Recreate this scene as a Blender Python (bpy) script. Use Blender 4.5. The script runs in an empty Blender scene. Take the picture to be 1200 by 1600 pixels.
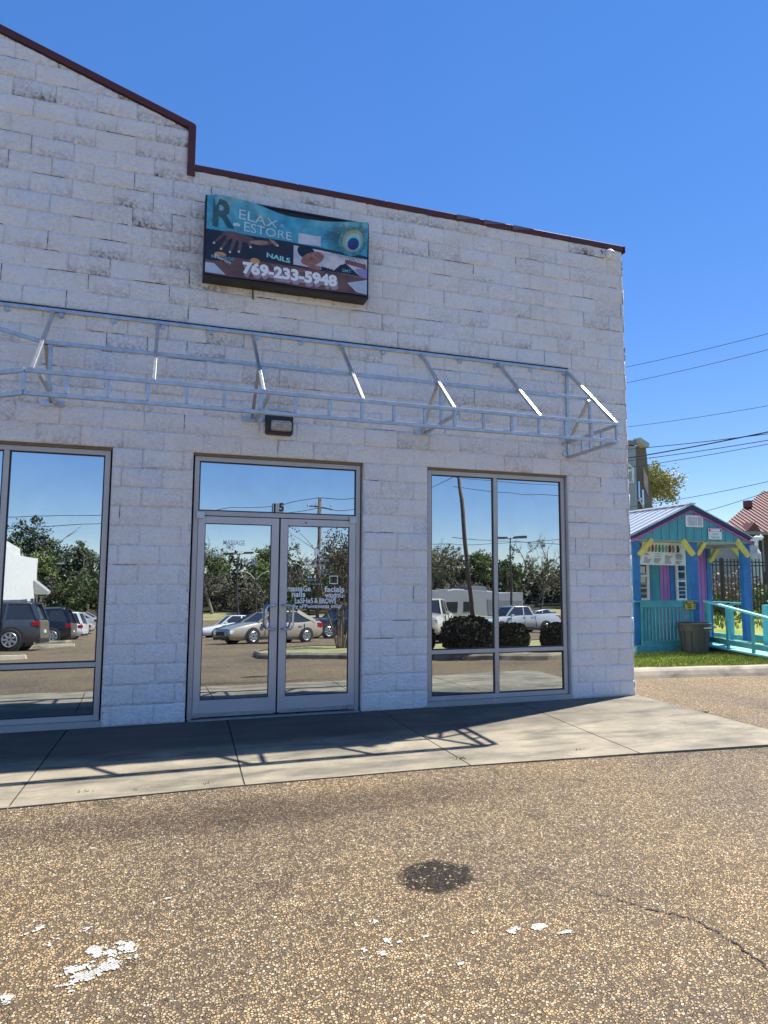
import bpy, math, random
import numpy as np
from mathutils import Vector, Matrix, noise

random.seed(7)
rng = np.random.default_rng(7)
R = math.radians
S = bpy.context.scene
C = S.collection

# ------------------------------------------------------------------ camera
CF, CPIT, CYAW, CROLL = 1042.587, 0.0986809, 0.3193202, 0.0053582
CX, CH, CD = 1.2532, 1.46887, 7.3944
cy_, sy_ = math.cos(CYAW), math.sin(CYAW)
fw = Vector((sy_ * math.cos(CPIT), cy_ * math.cos(CPIT), math.sin(CPIT)))
r0 = Vector((cy_, -sy_, 0)); u0 = r0.cross(fw)
rt = r0 * math.cos(CROLL) + u0 * math.sin(CROLL)
up = u0 * math.cos(CROLL) - r0 * math.sin(CROLL)
CAM = Vector((CX, -CD, CH))
cam = bpy.data.cameras.new('camera'); co = bpy.data.objects.new('camera', cam); C.objects.link(co)
co.matrix_world = Matrix(((rt.x, up.x, -fw.x, CAM.x), (rt.y, up.y, -fw.y, CAM.y), (rt.z, up.z, -fw.z, CAM.z), (0, 0, 0, 1)))
cam.sensor_fit = 'VERTICAL'; cam.sensor_height = 36.0; cam.lens = CF / 1600 * 36.0
cam.clip_start = 0.05; cam.clip_end = 2000
S.camera = co
S.render.resolution_x = 768; S.render.resolution_y = 1024

# ------------------------------------------------------------------ light
SUN = Vector((0.53, 0.192, 0.826)).normalized()
SUN_EL = math.asin(SUN.z); SUN_AZ = math.atan2(SUN.x, SUN.y)
w = bpy.data.worlds.new('World'); S.world = w; w.use_nodes = True
nt = w.node_tree; bg = nt.nodes['Background']; sky = nt.nodes.new('ShaderNodeTexSky')
sky.sky_type = 'NISHITA'; sky.sun_disc = False; sky.sun_elevation = SUN_EL; sky.sun_rotation = SUN_AZ
sky.air_density = 0.8; sky.dust_density = 0.0; sky.ozone_density = 4; sky.altitude = 100
hs = nt.nodes.new('ShaderNodeHueSaturation'); hs.inputs['Saturation'].default_value = 1.7; hs.inputs['Hue'].default_value = 0.517
gm = nt.nodes.new('ShaderNodeGamma'); gm.inputs[1].default_value = 0.55; nt.links.new(sky.outputs[0], gm.inputs[0]); nt.links.new(gm.outputs[0], hs.inputs['Color'])
nt.links.new(hs.outputs[0], bg.inputs[0]); bg.inputs[1].default_value = 0.114
sl = bpy.data.lights.new('sun', 'SUN'); sl.energy = 3.15; sl.angle = R(0.53); sl.color = (1, 0.95, 0.87)
so = bpy.data.objects.new('sun', sl); C.objects.link(so)
so.rotation_euler = SUN.to_track_quat('Z', 'Y').to_euler(); so.location = SUN * 50
S.view_settings.view_transform = 'Standard'; S.view_settings.look = 'None'
S.view_settings.gamma = 1; S.view_settings.exposure = 1.75

# ------------------------------------------------------------------ pixel helpers (photo pixels -> points of the place)
def ray(px, py): return fw * CF + rt * (px - 600) - up * (py - 800)
def aty(px, py, y): d = ray(px, py); return CAM + d * ((y - CAM.y) / d.y)
def atd(px, py, dep): return CAM + ray(px, py) * (dep / CF)
def H(x, y):                       # height of the ground
    if y < -2.2:
        if y > -50: return -0.055 + 0.068 * (y + 2.2)
        return -3.305 - 0.15 * min(1, (-50 - y) / 15)
    if x > 7.5 and y > 6: 
        t = y - 6
        return -0.055 + (0.065 * t if t < 8 else 0.52 + 0.04 * (t - 8))
    return -0.055
def refl(px, dep):                 # where a thing seen mirrored in the glass really stands
    p = atd(px, 903, dep); x, y = p.x, 0.12 - p.y
    return Vector((x, y, H(x, y)))

# ------------------------------------------------------------------ materials
MATS = {}
def nodes(name):
    m = bpy.data.materials.new(name); m.use_nodes = True
    n = m.node_tree.nodes; l = m.node_tree.links
    return m, n, l, n['Principled BSDF']
def ramp(n, stops):
    r = n.new('ShaderNodeValToRGB'); e = r.color_ramp.elements
    while len(e) < len(stops): e.new(0.5)
    for k, (p, c) in enumerate(stops):
        e[k].position = p; e[k].color = (*c, 1) if len(c) == 3 else c
    return r
def mat(name, col, rough=0.6, metal=0.0, var=0.12, scale=6.0, bump=0.0, bscale=60.0, coat=0.0, spec=None):
    if name in MATS: return MATS[name]
    m, n, l, b = nodes(name)
    tc = n.new('ShaderNodeTexCoord')
    no = n.new('ShaderNodeTexNoise'); no.inputs['Scale'].default_value = scale; no.inputs['Detail'].default_value = 5
    l.new(tc.outputs['Object'], no.inputs['Vector'])
    lo = tuple(c * (1 - var) for c in col); hi = tuple(min(1, c * (1 + var)) for c in col)
    r = ramp(n, [(0.3, lo), (0.7, hi)]); l.new(no.outputs[0], r.inputs[0]); l.new(r.outputs[0], b.inputs['Base Color'])
    b.inputs['Roughness'].default_value = rough; b.inputs['Metallic'].default_value = metal
    if coat: b.inputs['Coat Weight'].default_value = coat; b.inputs['Coat Roughness'].default_value = 0.06
    if spec is not None: b.inputs['Specular IOR Level'].default_value = spec
    if bump:
        n2 = n.new('ShaderNodeTexNoise'); n2.inputs['Scale'].default_value = bscale; n2.inputs['Detail'].default_value = 4
        l.new(tc.outputs['Object'], n2.inputs['Vector'])
        bp = n.new('ShaderNodeBump'); bp.inputs['Strength'].default_value = bump; bp.inputs['Distance'].default_value = 0.01
        l.new(n2.outputs[0], bp.inputs['Height']); l.new(bp.outputs[0], b.inputs['Normal'])
    MATS[name] = m; return m

def asphalt_mat():
    m, n, l, b = nodes('aggregate')
    tc = n.new('ShaderNodeTexCoord'); P = tc.outputs['Object']
    def noi(s, d=4, dist=0):
        t = n.new('ShaderNodeTexNoise'); t.inputs['Scale'].default_value = s; t.inputs['Detail'].default_value = d; t.inputs['Distortion'].default_value = dist
        l.new(P, t.inputs['Vector']); return t.outputs[0]
    def vor(s, feat='F1'):
        v = n.new('ShaderNodeTexVoronoi'); v.feature = feat; v.inputs['Scale'].default_value = s; l.new(P, v.inputs['Vector']); return v
    def mix(a, bb, f, mode='MIX'):
        x = n.new('ShaderNodeMix'); x.data_type = 'RGBA'; x.blend_type = mode
        for s, v in ((6, a), (7, bb), (0, f)):
            if hasattr(v, 'is_output'): l.new(v, x.inputs[s])
            elif s == 0: x.inputs[0].default_value = v
            else: x.inputs[s].default_value = (*v, 1)
        return x.outputs[2]
    v1 = vor(80); sep = n.new('ShaderNodeSeparateColor'); l.new(v1.outputs['Color'], sep.inputs[0])
    peb = ramp(n, [(0, (.10, .08, .06)), (.18, (.17, .135, .095)), (.36, (.29, .22, .14)), (.52, (.40, .275, .135)), (.66, (.30, .245, .17)), (.80, (.38, .29, .175)), (.93, (.45, .36, .22)), (1, (.60, .54, .43))])
    peb.color_ramp.interpolation = 'LINEAR'
    l.new(sep.outputs[0], peb.inputs[0])
    v2 = vor(80, 'DISTANCE_TO_EDGE')
    edge = ramp(n, [(0.02, (0, 0, 0)), (0.16, (1, 1, 1))]); l.new(v2.outputs['Distance'], edge.inputs[0])
    # some cells are sunk matrix
    mx = ramp(n, [(0.17, (0, 0, 0)), (0.24, (1, 1, 1))]); l.new(sep.outputs[1], mx.inputs[0])
    mul = n.new('ShaderNodeMath'); mul.operation = 'MULTIPLY'; l.new(edge.outputs[0], mul.inputs[0]); l.new(mx.outputs[0], mul.inputs[1])
    c = mix((.095, .07, .045), peb.outputs[0], mul.outputs[0])
    # wide tone changes, dull patches
    big = ramp(n, [(0.30, (.72, .72, .75)), (0.48, (1, .98, .95)), (0.66, (1.20, 1.12, .99))]); l.new(noi(0.55, 5, .4), big.inputs[0])
    c = mix(c, big.outputs[0], 1.0, 'MULTIPLY')
    pat = ramp(n, [(0.60, (1, 1, 1)), (0.74, (.66, .66, .68))]); l.new(noi(4.5, 8, .4), pat.inputs[0])
    c = mix(c, pat.outputs[0], 1.0, 'MULTIPLY')
    # the round tar stain and the dirty strip along the pavement
    def spot(x, y, rx, ry, lo, hi):
        mp = n.new('ShaderNodeMapping'); mp.vector_type = 'POINT'
        mp.inputs['Location'].default_value = (-x / rx, -y / ry, 0); mp.inputs['Scale'].default_value = (1 / rx, 1 / ry, 0)
        l.new(P, mp.inputs['Vector'])
        ln = n.new('ShaderNodeVectorMath'); ln.operation = 'LENGTH'; l.new(mp.outputs[0], ln.inputs[0])
        ad = n.new('ShaderNodeMath'); ad.operation = 'MULTIPLY_ADD'; l.new(noi(9, 5), ad.inputs[0]); ad.inputs[1].default_value = .55; l.new(ln.outputs['Value'], ad.inputs[2])
        rr = ramp(n, [(0, (1, 1, 1)), (1, (0, 0, 0))]); rr.color_ramp.elements[0].position = lo; rr.color_ramp.elements[1].position = hi
        l.new(ad.outputs[0], rr.inputs[0]); return rr.outputs[0]
    sx, sy = STAIN
    sp = spot(sx, sy, .33, .26, .84, .99)
    pk9 = ramp(n, [(.80, (.97, .97, .97)), (.90, (.45, .45, .45))]); l.new(sep.outputs[0], pk9.inputs[0]); dk = n.new('ShaderNodeMath'); dk.operation = 'MULTIPLY'; l.new(sp, dk.inputs[0]); l.new(pk9.outputs[0], dk.inputs[1])
    c = mix(c, (.045, .042, .04), dk.outputs[0]) if False else mix(c, mix(c, (.10, .10, .11), 1.0, 'MULTIPLY'), dk.outputs[0])
    sp2 = spot(2.2, -2.75, 3.0, .45, .55, 1.3)
    c = mix(c, mix(c, (.62, .6, .6), 1.0, 'MULTIPLY'), sp2)
    l.new(c, b.inputs['Base Color']); b.inputs['Roughness'].default_value = .75
    b.inputs['Specular IOR Level'].default_value = .25
    hgt = n.new('ShaderNodeMath'); hgt.operation = 'ADD'; l.new(mul.outputs[0], hgt.inputs[0])
    dd = n.new('ShaderNodeMath'); dd.operation = 'MULTIPLY'; dd.inputs[1].default_value = .7; l.new(sep.outputs[2], dd.inputs[0]); l.new(dd.outputs[0], hgt.inputs[1])
    bp = n.new('ShaderNodeBump'); bp.inputs['Strength'].default_value = .9; bp.inputs['Distance'].default_value = .008
    l.new(hgt.outputs[0], bp.inputs['Height']); l.new(bp.outputs[0], b.inputs['Normal'])
    return m

def concrete_mat(name='concrete', a=(.17, .15, .108), bcol=(.32, .275, .195), dark=(.06, .055, .045)):
    if name in MATS: return MATS[name]
    m, n, l, b = nodes(name)
    tc = n.new('ShaderNodeTexCoord'); P = tc.outputs['Object']
    t1 = n.new('ShaderNodeTexNoise'); t1.inputs['Scale'].default_value = 2.6; t1.inputs['Detail'].default_value = 8; t1.inputs['Roughness'].default_value = .62; l.new(P, t1.inputs[0])
    mp = n.new('ShaderNodeMapping'); mp.inputs['Scale'].default_value = (1, 3.2, 1); l.new(P, mp.inputs[0])
    t2 = n.new('ShaderNodeTexNoise'); t2.inputs['Scale'].default_value = 1.3; t2.inputs['Detail'].default_value = 10; t2.inputs['Roughness'].default_value = .65; t2.inputs['Distortion'].default_value = .25; l.new(mp.outputs[0], t2.inputs[0])
    t3 = n.new('ShaderNodeTexNoise'); t3.inputs['Scale'].default_value = 160; t3.inputs['Detail'].default_value = 3; l.new(P, t3.inputs[0])
    r1 = ramp(n, [(.3, a), (.7, bcol)]); l.new(t1.outputs[0], r1.inputs[0])
    r2 = ramp(n, [(.46, (0, 0, 0)), (.66, (1, 1, 1))]); l.new(t2.outputs[0], r2.inputs[0])
    x = n.new('ShaderNodeMix'); x.data_type = 'RGBA'; l.new(r1.outputs[0], x.inputs[6]); x.inputs[7].default_value = (*dark, 1)
    mm = n.new('ShaderNodeMath'); mm.operation = 'MULTIPLY'; mm.inputs[1].default_value = .75; l.new(r2.outputs[0], mm.inputs[0]); l.new(mm.outputs[0], x.inputs[0])
    cur = x.outputs[2]
    if name == 'concrete':  # darker band along the wall: grime, with the building's shade painted in
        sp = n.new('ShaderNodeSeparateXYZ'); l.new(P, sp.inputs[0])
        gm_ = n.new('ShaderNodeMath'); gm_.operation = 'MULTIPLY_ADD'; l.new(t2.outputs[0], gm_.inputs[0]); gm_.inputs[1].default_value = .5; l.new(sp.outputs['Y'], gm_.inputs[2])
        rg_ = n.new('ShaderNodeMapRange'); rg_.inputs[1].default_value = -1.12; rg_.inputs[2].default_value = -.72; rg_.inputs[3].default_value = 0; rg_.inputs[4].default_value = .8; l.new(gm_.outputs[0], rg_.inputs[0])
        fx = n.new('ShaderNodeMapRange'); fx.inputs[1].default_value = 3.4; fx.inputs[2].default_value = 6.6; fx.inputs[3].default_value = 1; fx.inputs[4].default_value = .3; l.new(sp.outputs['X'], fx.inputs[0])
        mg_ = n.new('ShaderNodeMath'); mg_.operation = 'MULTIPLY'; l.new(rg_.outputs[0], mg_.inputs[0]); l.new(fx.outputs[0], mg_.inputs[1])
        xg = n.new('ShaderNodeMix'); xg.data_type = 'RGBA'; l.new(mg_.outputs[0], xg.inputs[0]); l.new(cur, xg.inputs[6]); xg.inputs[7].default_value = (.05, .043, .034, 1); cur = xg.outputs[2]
    x2 = n.new('ShaderNodeMix'); x2.data_type = 'RGBA'; x2.blend_type = 'MULTIPLY'; x2.inputs[0].default_value = 1
    r3 = ramp(n, [(.3, (.82, .82, .82)), (.7, (1.1, 1.1, 1.1))]); l.new(t3.outputs[0], r3.inputs[0])
    l.new(cur, x2.inputs[6]); l.new(r3.outputs[0], x2.inputs[7]); l.new(x2.outputs[2], b.inputs['Base Color'])
    b.inputs['Roughness'].default_value = .85
    bp = n.new('ShaderNodeBump'); bp.inputs['Strength'].default_value = .35; bp.inputs['Distance'].default_value = .004
    l.new(t3.outputs[0], bp.inputs['Height']); l.new(bp.outputs[0], b.inputs['Normal'])
    MATS[name] = m; return m

def block_mat(name='painted_block', white=(.89, .88, .855)):
    if name in MATS: return MATS[name]
    m, n, l, b = nodes(name)
    tc = n.new('ShaderNodeTexCoord'); P = tc.outputs['Object']
    def noi(s, d=5, dist=0):
        t = n.new('ShaderNodeTexNoise'); t.inputs['Scale'].default_value = s; t.inputs['Detail'].default_value = d; t.inputs['Distortion'].default_value = dist
        l.new(P, t.inputs[0]); return t.outputs[0]
    at = n.new('ShaderNodeAttribute'); at.attribute_name = 'dirt'
    # paint tone: warmer and cooler coats
    t = ramp(n, [(.32, (white[0] * .96, white[1] * .93, white[2] * .90)), (.55, white), (.75, (white[0] * .90, white[1] * .94, white[2] * 1.04))]); l.new(noi(1.6, 6, .5), t.inputs[0])
    fine = ramp(n, [(.28, (.84, .83, .81)), (.44, (1, 1, 1))]); l.new(noi(42, 6), fine.inputs[0])
    x0 = n.new('ShaderNodeMix'); x0.data_type = 'RGBA'; x0.blend_type = 'MULTIPLY'; x0.inputs[0].default_value = .8
    l.new(t.outputs[0], x0.inputs[6]); l.new(fine.outputs[0], x0.inputs[7])
    sp = ramp(n, [(.40, (1, 1, 1)), (.60, (0, 0, 0))]); l.new(noi(30, 7, .3), sp.inputs[0])
    # dirt amount = attribute * speckle, plus attribute^2
    a1 = n.new('ShaderNodeMath'); a1.operation = 'MULTIPLY'; l.new(at.outputs['Fac'], a1.inputs[0]); l.new(sp.outputs[0], a1.inputs[1])
    a2 = n.new('ShaderNodeMath'); a2.operation = 'MULTIPLY'; l.new(at.outputs['Fac'], a2.inputs[0]); l.new(at.outputs['Fac'], a2.inputs[1])
    a3 = n.new('ShaderNodeMath'); a3.operation = 'MULTIPLY_ADD'; l.new(a2.outputs[0], a3.inputs[0]); a3.inputs[1].default_value = .55; l.new(a1.outputs[0], a3.inputs[2]); a3.use_clamp = True
    x = n.new('ShaderNodeMix'); x.data_type = 'RGBA'; l.new(a3.outputs[0], x.inputs[0]); l.new(x0.outputs[2], x.inputs[6]); x.inputs[7].default_value = (.16, .14, .115, 1)
    l.new(x.outputs[2], b.inputs['Base Color']); b.inputs['Roughness'].default_value = .62; b.inputs['Specular IOR Level'].default_value = .4
    n1 = noi(34, 8, .2); n2 = noi(110, 4)
    sm = n.new('ShaderNodeMath'); sm.operation = 'MULTIPLY_ADD'; l.new(n2, sm.inputs[0]); sm.inputs[1].default_value = .35; l.new(n1, sm.inputs[2])
    bp = n.new('ShaderNodeBump'); bp.inputs['Strength'].default_value = 1.0; bp.inputs['Distance'].default_value = .024
    l.new(sm.outputs[0], bp.inputs['Height']); l.new(bp.outputs[0], b.inputs['Normal'])
    MATS[name] = m; return m

def glass_mat(name='mirror_glass', refl_c=(.63, .69, .72), fac=.9, wob=.02):
    if name in MATS: return MATS[name]
    m, n, l, b = nodes(name)
    out = n['Material Output']
    g = n.new('ShaderNodeBsdfGlossy'); g.inputs['Roughness'].default_value = 0.0; g.inputs['Color'].default_value = (*refl_c, 1)
    b.inputs['Base Color'].default_value = (.055, .06, .065, 1); b.inputs['Roughness'].default_value = .05
    mx = n.new('ShaderNodeMixShader'); mx.inputs[0].default_value = fac
    l.new(b.outputs[0], mx.inputs[1]); l.new(g.outputs[0], mx.inputs[2]); l.new(mx.outputs[0], out.inputs[0])
    tc = n.new('ShaderNodeTexCoord'); t = n.new('ShaderNodeTexNoise'); t.inputs['Scale'].default_value = 1.7; t.inputs['Detail'].default_value = 1
    l.new(tc.outputs['Object'], t.inputs[0])
    bp = n.new('ShaderNodeBump'); bp.inputs['Strength'].default_value = wob; bp.inputs['Distance'].default_value = .05
    l.new(t.outputs[0], bp.inputs['Height']); l.new(bp.outputs[0], g.inputs['Normal'])
    t3 = n.new('ShaderNodeTexNoise'); t3.inputs['Scale'].default_value = 3.2; t3.inputs['Detail'].default_value = 6; t3.inputs['Distortion'].default_value = .8; l.new(tc.outputs['Object'], t3.inputs[0])
    r3 = n.new('ShaderNodeMapRange'); r3.inputs[1].default_value = .35; r3.inputs[2].default_value = .75; r3.inputs[3].default_value = fac + .03; r3.inputs[4].default_value = fac - .04
    l.new(t3.outputs[0], r3.inputs[0]); l.new(r3.outputs[0], mx.inputs[0])
    MATS[name] = m; return m

def leaf_mat(name, c1, c2, rough=.6):
    if name in MATS: return MATS[name]
    m, n, l, b = nodes(name)
    at = n.new('ShaderNodeAttribute'); at.attribute_name = 'var'
    r = ramp(n, [(0, c1), (1, c2)]); l.new(at.outputs['Fac'], r.inputs[0]); l.new(r.outputs[0], b.inputs['Base Color'])
    b.inputs['Roughness'].default_value = rough; b.inputs['Specular IOR Level'].default_value = .2
    MATS[name] = m; return m
def board_mat(name, col, pitch=.2, axis='X'):
    """painted boards with grooves"""
    if name in MATS: return MATS[name]
    m, n, l, b = nodes(name)
    tc = n.new('ShaderNodeTexCoord'); sp = n.new('ShaderNodeSeparateXYZ'); l.new(tc.outputs['Object'], sp.inputs[0])
    md = n.new('ShaderNodeMath'); md.operation = 'PINGPONG'; md.inputs[1].default_value = pitch / 2; l.new(sp.outputs[axis], md.inputs[0])
    r = ramp(n, [(0, (.35, .35, .35)), (.006, (.4, .4, .4)), (.012, (1, 1, 1))]); l.new(md.outputs[0], r.inputs[0])
    t = n.new('ShaderNodeTexNoise'); t.inputs['Scale'].default_value = 9; t.inputs['Detail'].default_value = 6
    mp = n.new('ShaderNodeMapping'); mp.inputs['Scale'].default_value = (3, 3, .35); l.new(tc.outputs['Object'], mp.inputs[0]); l.new(mp.outputs[0], t.inputs[0])
    r2 = ramp(n, [(.3, tuple(c * .78 for c in col)), (.7, tuple(min(1, c * 1.12) for c in col))]); l.new(t.outputs[0], r2.inputs[0])
    x = n.new('ShaderNodeMix'); x.data_type = 'RGBA'; x.blend_type = 'MULTIPLY'; x.inputs[0].default_value = 1
    l.new(r2.outputs[0], x.inputs[6]); l.new(r.outputs[0], x.inputs[7]); l.new(x.outputs[2], b.inputs['Base Color']); b.inputs['Roughness'].default_value = .55
    MATS[name] = m; return m

# ------------------------------------------------------------------ mesh builder
class MB:
    def __init__(s): s.v = []; s.f = []; s.attr = None
    def quad(s, a, b, c, d):
        k = len(s.v); s.v += [tuple(a), tuple(b), tuple(c), tuple(d)]; s.f.append((k, k + 1, k + 2, k + 3))
    def poly(s, pts):
        k = len(s.v); s.v += [tuple(p) for p in pts]; s.f.append(tuple(range(k, k + len(pts))))
    def hexa(s, P):           # 8 points: bottom 4 ccw, top 4 ccw
        k = len(s.v); s.v += [tuple(p) for p in P]
        for f in ((3, 2, 1, 0), (4, 5, 6, 7), (0, 1, 5, 4), (1, 2, 6, 5), (2, 3, 7, 6), (3, 0, 4, 7)): s.f.append(tuple(k + i for i in f))
    def box(s, x0, y0, z0, x1, y1, z1):
        if x0 > x1: x0, x1 = x1, x0
        if y0 > y1: y0, y1 = y1, y0
        if z0 > z1: z0, z1 = z1, z0
        s.hexa([(x0, y0, z0), (x1, y0, z0), (x1, y1, z0), (x0, y1, z0), (x0, y0, z1), (x1, y0, z1), (x1, y1, z1), (x0, y1, z1)])
    def bar(s, p, q, a=.05, b=None, upv=(0, 0, 1)):
        b = b or a; p = Vector(p); q = Vector(q); d = (q - p).normalized(); U = Vector(upv)
        if abs(d.dot(U)) > .98: U = Vector((0, 1, 0))
        sd = d.cross(U).normalized(); U = sd.cross(d).normalized(); sd = sd * a / 2; U = U * b / 2
        s.hexa([p - sd - U, p + sd - U, p + sd + U, p - sd + U, q - sd - U, q + sd - U, q + sd + U, q - sd + U])
        # fix order so faces are closed whatever the winding
    def tube(s, pts, r, n=8, caps=True):
        pts = [Vector(p) for p in pts]; rs = r if isinstance(r, (list, tuple)) else [r] * len(pts)
        k0 = len(s.v); prev = None
        for i, p in enumerate(pts):
            d = (pts[min(i + 1, len(pts) - 1)] - pts[max(i - 1, 0)]).normalized()
            if prev is None:
                a = d.orthogonal().normalized()
            else:
                a = (prev - d * prev.dot(d)).normalized()
            prev = a; b = d.cross(a)
            for j in range(n):
                t = 2 * math.pi * j / n; s.v.append(tuple(p + (a * math.cos(t) + b * math.sin(t)) * rs[i]))
        for i in range(len(pts) - 1):
            for j in range(n):
                a = k0 + i * n + j; b = k0 + i * n + (j + 1) % n; s.f.append((a, b, b + n, a + n))
        if caps:
            s.f.append(tuple(k0 + j for j in range(n))[::-1]); e = k0 + (len(pts) - 1) * n; s.f.append(tuple(e + j for j in range(n)))
    def lathe(s, prof, c=(0, 0, 0), n=24, axis='Z'):
        k0 = len(s.v)
        for r, h in prof:
            for j in range(n):
                t = 2 * math.pi * j / n; x, y = r * math.cos(t), r * math.sin(t)
                v = (x, y, h) if axis == 'Z' else ((x, h, y) if axis == 'Y' else (h, x, y))
                s.v.append((c[0] + v[0], c[1] + v[1], c[2] + v[2]))
        for i in range(len(prof) - 1):
            for j in range(n):
                a = k0 + i * n + j; b = k0 + i * n + (j + 1) % n; s.f.append((a, b, b + n, a + n))
        s.f.append(tuple(k0 + j for j in range(n))[::-1]); e = k0 + (len(prof) - 1) * n; s.f.append(tuple(e + j for j in range(n)))
    def prism(s, poly, y0, y1, plane='XZ'):     # extrude a polygon
        n = len(poly); k = len(s.v)
        m = {'XZ': lambda a, b, h: (a, h, b), 'XY': lambda a, b, h: (a, b, h), 'YZ': lambda a, b, h: (h, a, b)}[plane]
        for a, b in poly: s.v.append(m(a, b, y0))
        for a, b in poly: s.v.append(m(a, b, y1))
        s.f.append(tuple(range(k, k + n))); s.f.append(tuple(range(k + 2 * n - 1, k + n - 1, -1)))
        for i in range(n): j = (i + 1) % n; s.f.append((k + i, k + n + i, k + n + j, k + j))
    def build(s, name, m, parent=None, smooth=False, bevel=0, fix=True):
        me = bpy.data.meshes.new(name); off = parent_world(parent)
        me.from_pydata([(a - off[0], b - off[1], c - off[2]) for a, b, c in s.v], [], s.f)
        me.materials.append(m)
        if s.attr:
            nm, vals = s.attr; at = me.attributes.new(nm, 'FLOAT', 'POINT'); at.data.foreach_set('value', np.asarray(vals, dtype=np.float32))
        if fix:
            import bmesh
            bm = bmesh.new(); bm.from_mesh(me); bmesh.ops.recalc_face_normals(bm, faces=bm.faces); bm.to_mesh(me); bm.free()
        if smooth: me.shade_smooth()
        o = bpy.data.objects.new(name, me); C.objects.link(o)
        if bevel:
            bv = o.modifiers.new('bevel', 'BEVEL'); bv.width = bevel; bv.segments = 2; bv.limit_method = 'ANGLE'; bv.angle_limit = R(40)
        if parent: o.parent = parent
        return o
def parent_world(p):
    x = y = z = 0.0
    while p is not None: x += p.location.x; y += p.location.y; z += p.location.z; p = p.parent
    return x, y, z
def tag(o, label=None, cat=None, group=None, kind=None):
    if label: o['label'] = label
    if cat: o['category'] = cat
    if group: o['group'] = group
    if kind: o['kind'] = kind
    return o
def empty(name, loc, label, cat, group=None):
    o = bpy.data.objects.new(name, None); C.objects.link(o); o.location = loc; o.empty_display_size = .2
    return tag(o, label, cat, group)
def copy_tree(o, loc, rz=None, label=None, sc=None):
    r = o.copy(); C.objects.link(r); r.location = loc
    if rz is not None: r.rotation_euler = (0, 0, rz)
    if sc: r.scale = (sc, sc, sc)
    if label: r['label'] = label
    for ch in list(o.children):
        c = ch.copy(); C.objects.link(c); c.parent = r
        for g in list(ch.children):
            d = g.copy(); C.objects.link(d); d.parent = c
    return r
def text_geo(txt, size=1.0, bold=0.0, align='CENTER', ext=0.0, spacing=1.0, shear=0.0):
    cu = bpy.data.curves.new('t', 'FONT'); cu.body = txt; cu.size = size; cu.offset = bold; cu.align_x = align; cu.align_y = 'CENTER'
    cu.extrude = ext; cu.space_character = spacing; cu.resolution_u = 4; cu.shear = shear
    o = bpy.data.objects.new('t', cu); C.objects.link(o)
    dg = bpy.context.evaluated_depsgraph_get(); me = bpy.data.meshes.new_from_object(o.evaluated_get(dg))
    V = [tuple(v.co) for v in me.vertices]; F = [tuple(p.vertices) for p in me.polygons]
    bpy.data.objects.remove(o); bpy.data.curves.remove(cu); bpy.data.meshes.remove(me)
    return V, F
def add_text(mb, txt, fn, size=1.0, wscale=1.0, **k):     # fn(x, y) -> world point
    V, F = text_geo(txt, size, **k); b = len(mb.v)
    mb.v += [tuple(fn(x * wscale, y)) for x, y, z in V]; mb.f += [tuple(b + i for i in f) for f in F]

# ------------------------------------------------------------------ shared materials
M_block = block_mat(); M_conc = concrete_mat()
M_alu = mat('anodised_aluminium', (.50, .47, .44), .42, .35, .06, 3)
M_alu2 = mat('door_aluminium', (.56, .54, .53), .38, .35, .05, 3)
M_galv = mat('galvanised_steel', (.54, .54, .54), .32, .8, .14, 14)
M_black = mat('black_plastic', (.02, .02, .022), .45, 0, .1)
M_gap = mat('dark_gap', (.012, .012, .012), .9)
M_coping = mat('maroon_metal', (.10, .028, .026), .4, .1, .18, 3)
M_glass = glass_mat()
M_white = mat('white_paint', (.72, .72, .71), .5)
M_vinyl = mat('white_vinyl', (.88, .89, .90), .5, 0, .02)
M_bark = mat('bark', (.17, .135, .10), .9, 0, .3, 8, .6, 20)
M_bark2 = mat('pale_bark', (.20, .17, .135), .9, 0, .3, 8)
M_wood = mat('weathered_pole', (.12, .09, .07), .9, 0, .25, 4)
M_wire = mat('wire_black', (.015, .015, .017), .6)

# ================================================================== STRUCTURE: ground, pavement, kerb, lawn
STAIN = tuple(aty(682, 1367, 0)) [:2]
def onground(px, py, off=0.0):
    d = ray(px, py)
    t = (off - .055 + .068 * (CAM.y + 2.2) - CAM.z) / (d.z - .068 * d.y)
    P = CAM + d * t
    if P.y > -2.2:
        t = (off - .055 - CAM.z) / d.z; P = CAM + d * t
    return P
STAIN = onground(682, 1368)[:2]

def sheet(name, xs, ys, off, m, f=H):
    mb = MB()
    for y in ys:
        for x in xs: mb.v.append((x, y, f(x, y) + off))
    nx = len(xs)
    for j in range(len(ys) - 1):
        for i in range(nx - 1):
            a = j * nx + i; mb.f.append((a, a + 1, a + nx + 1, a + nx))
    return mb.build(name, m, fix=False)
xs = [-400, -120, -60, -30, -15, -5, 0, 3, 6, 7.4, 7.6, 9, 12, 16, 22, 30, 45, 70, 120, 400]
ys = [-400, -200, -120, -90, -70, -65, -60, -50, -40, -30, -20, -12, -8, -5, -3.5, -2.2, -1, 0, 2, 4, 6, 8, 10, 12, 14, 17, 20, 25, 30, 40, 60, 120, 400]
tag(sheet('ground', xs, ys, 0, asphalt_mat()), kind='structure')

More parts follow.
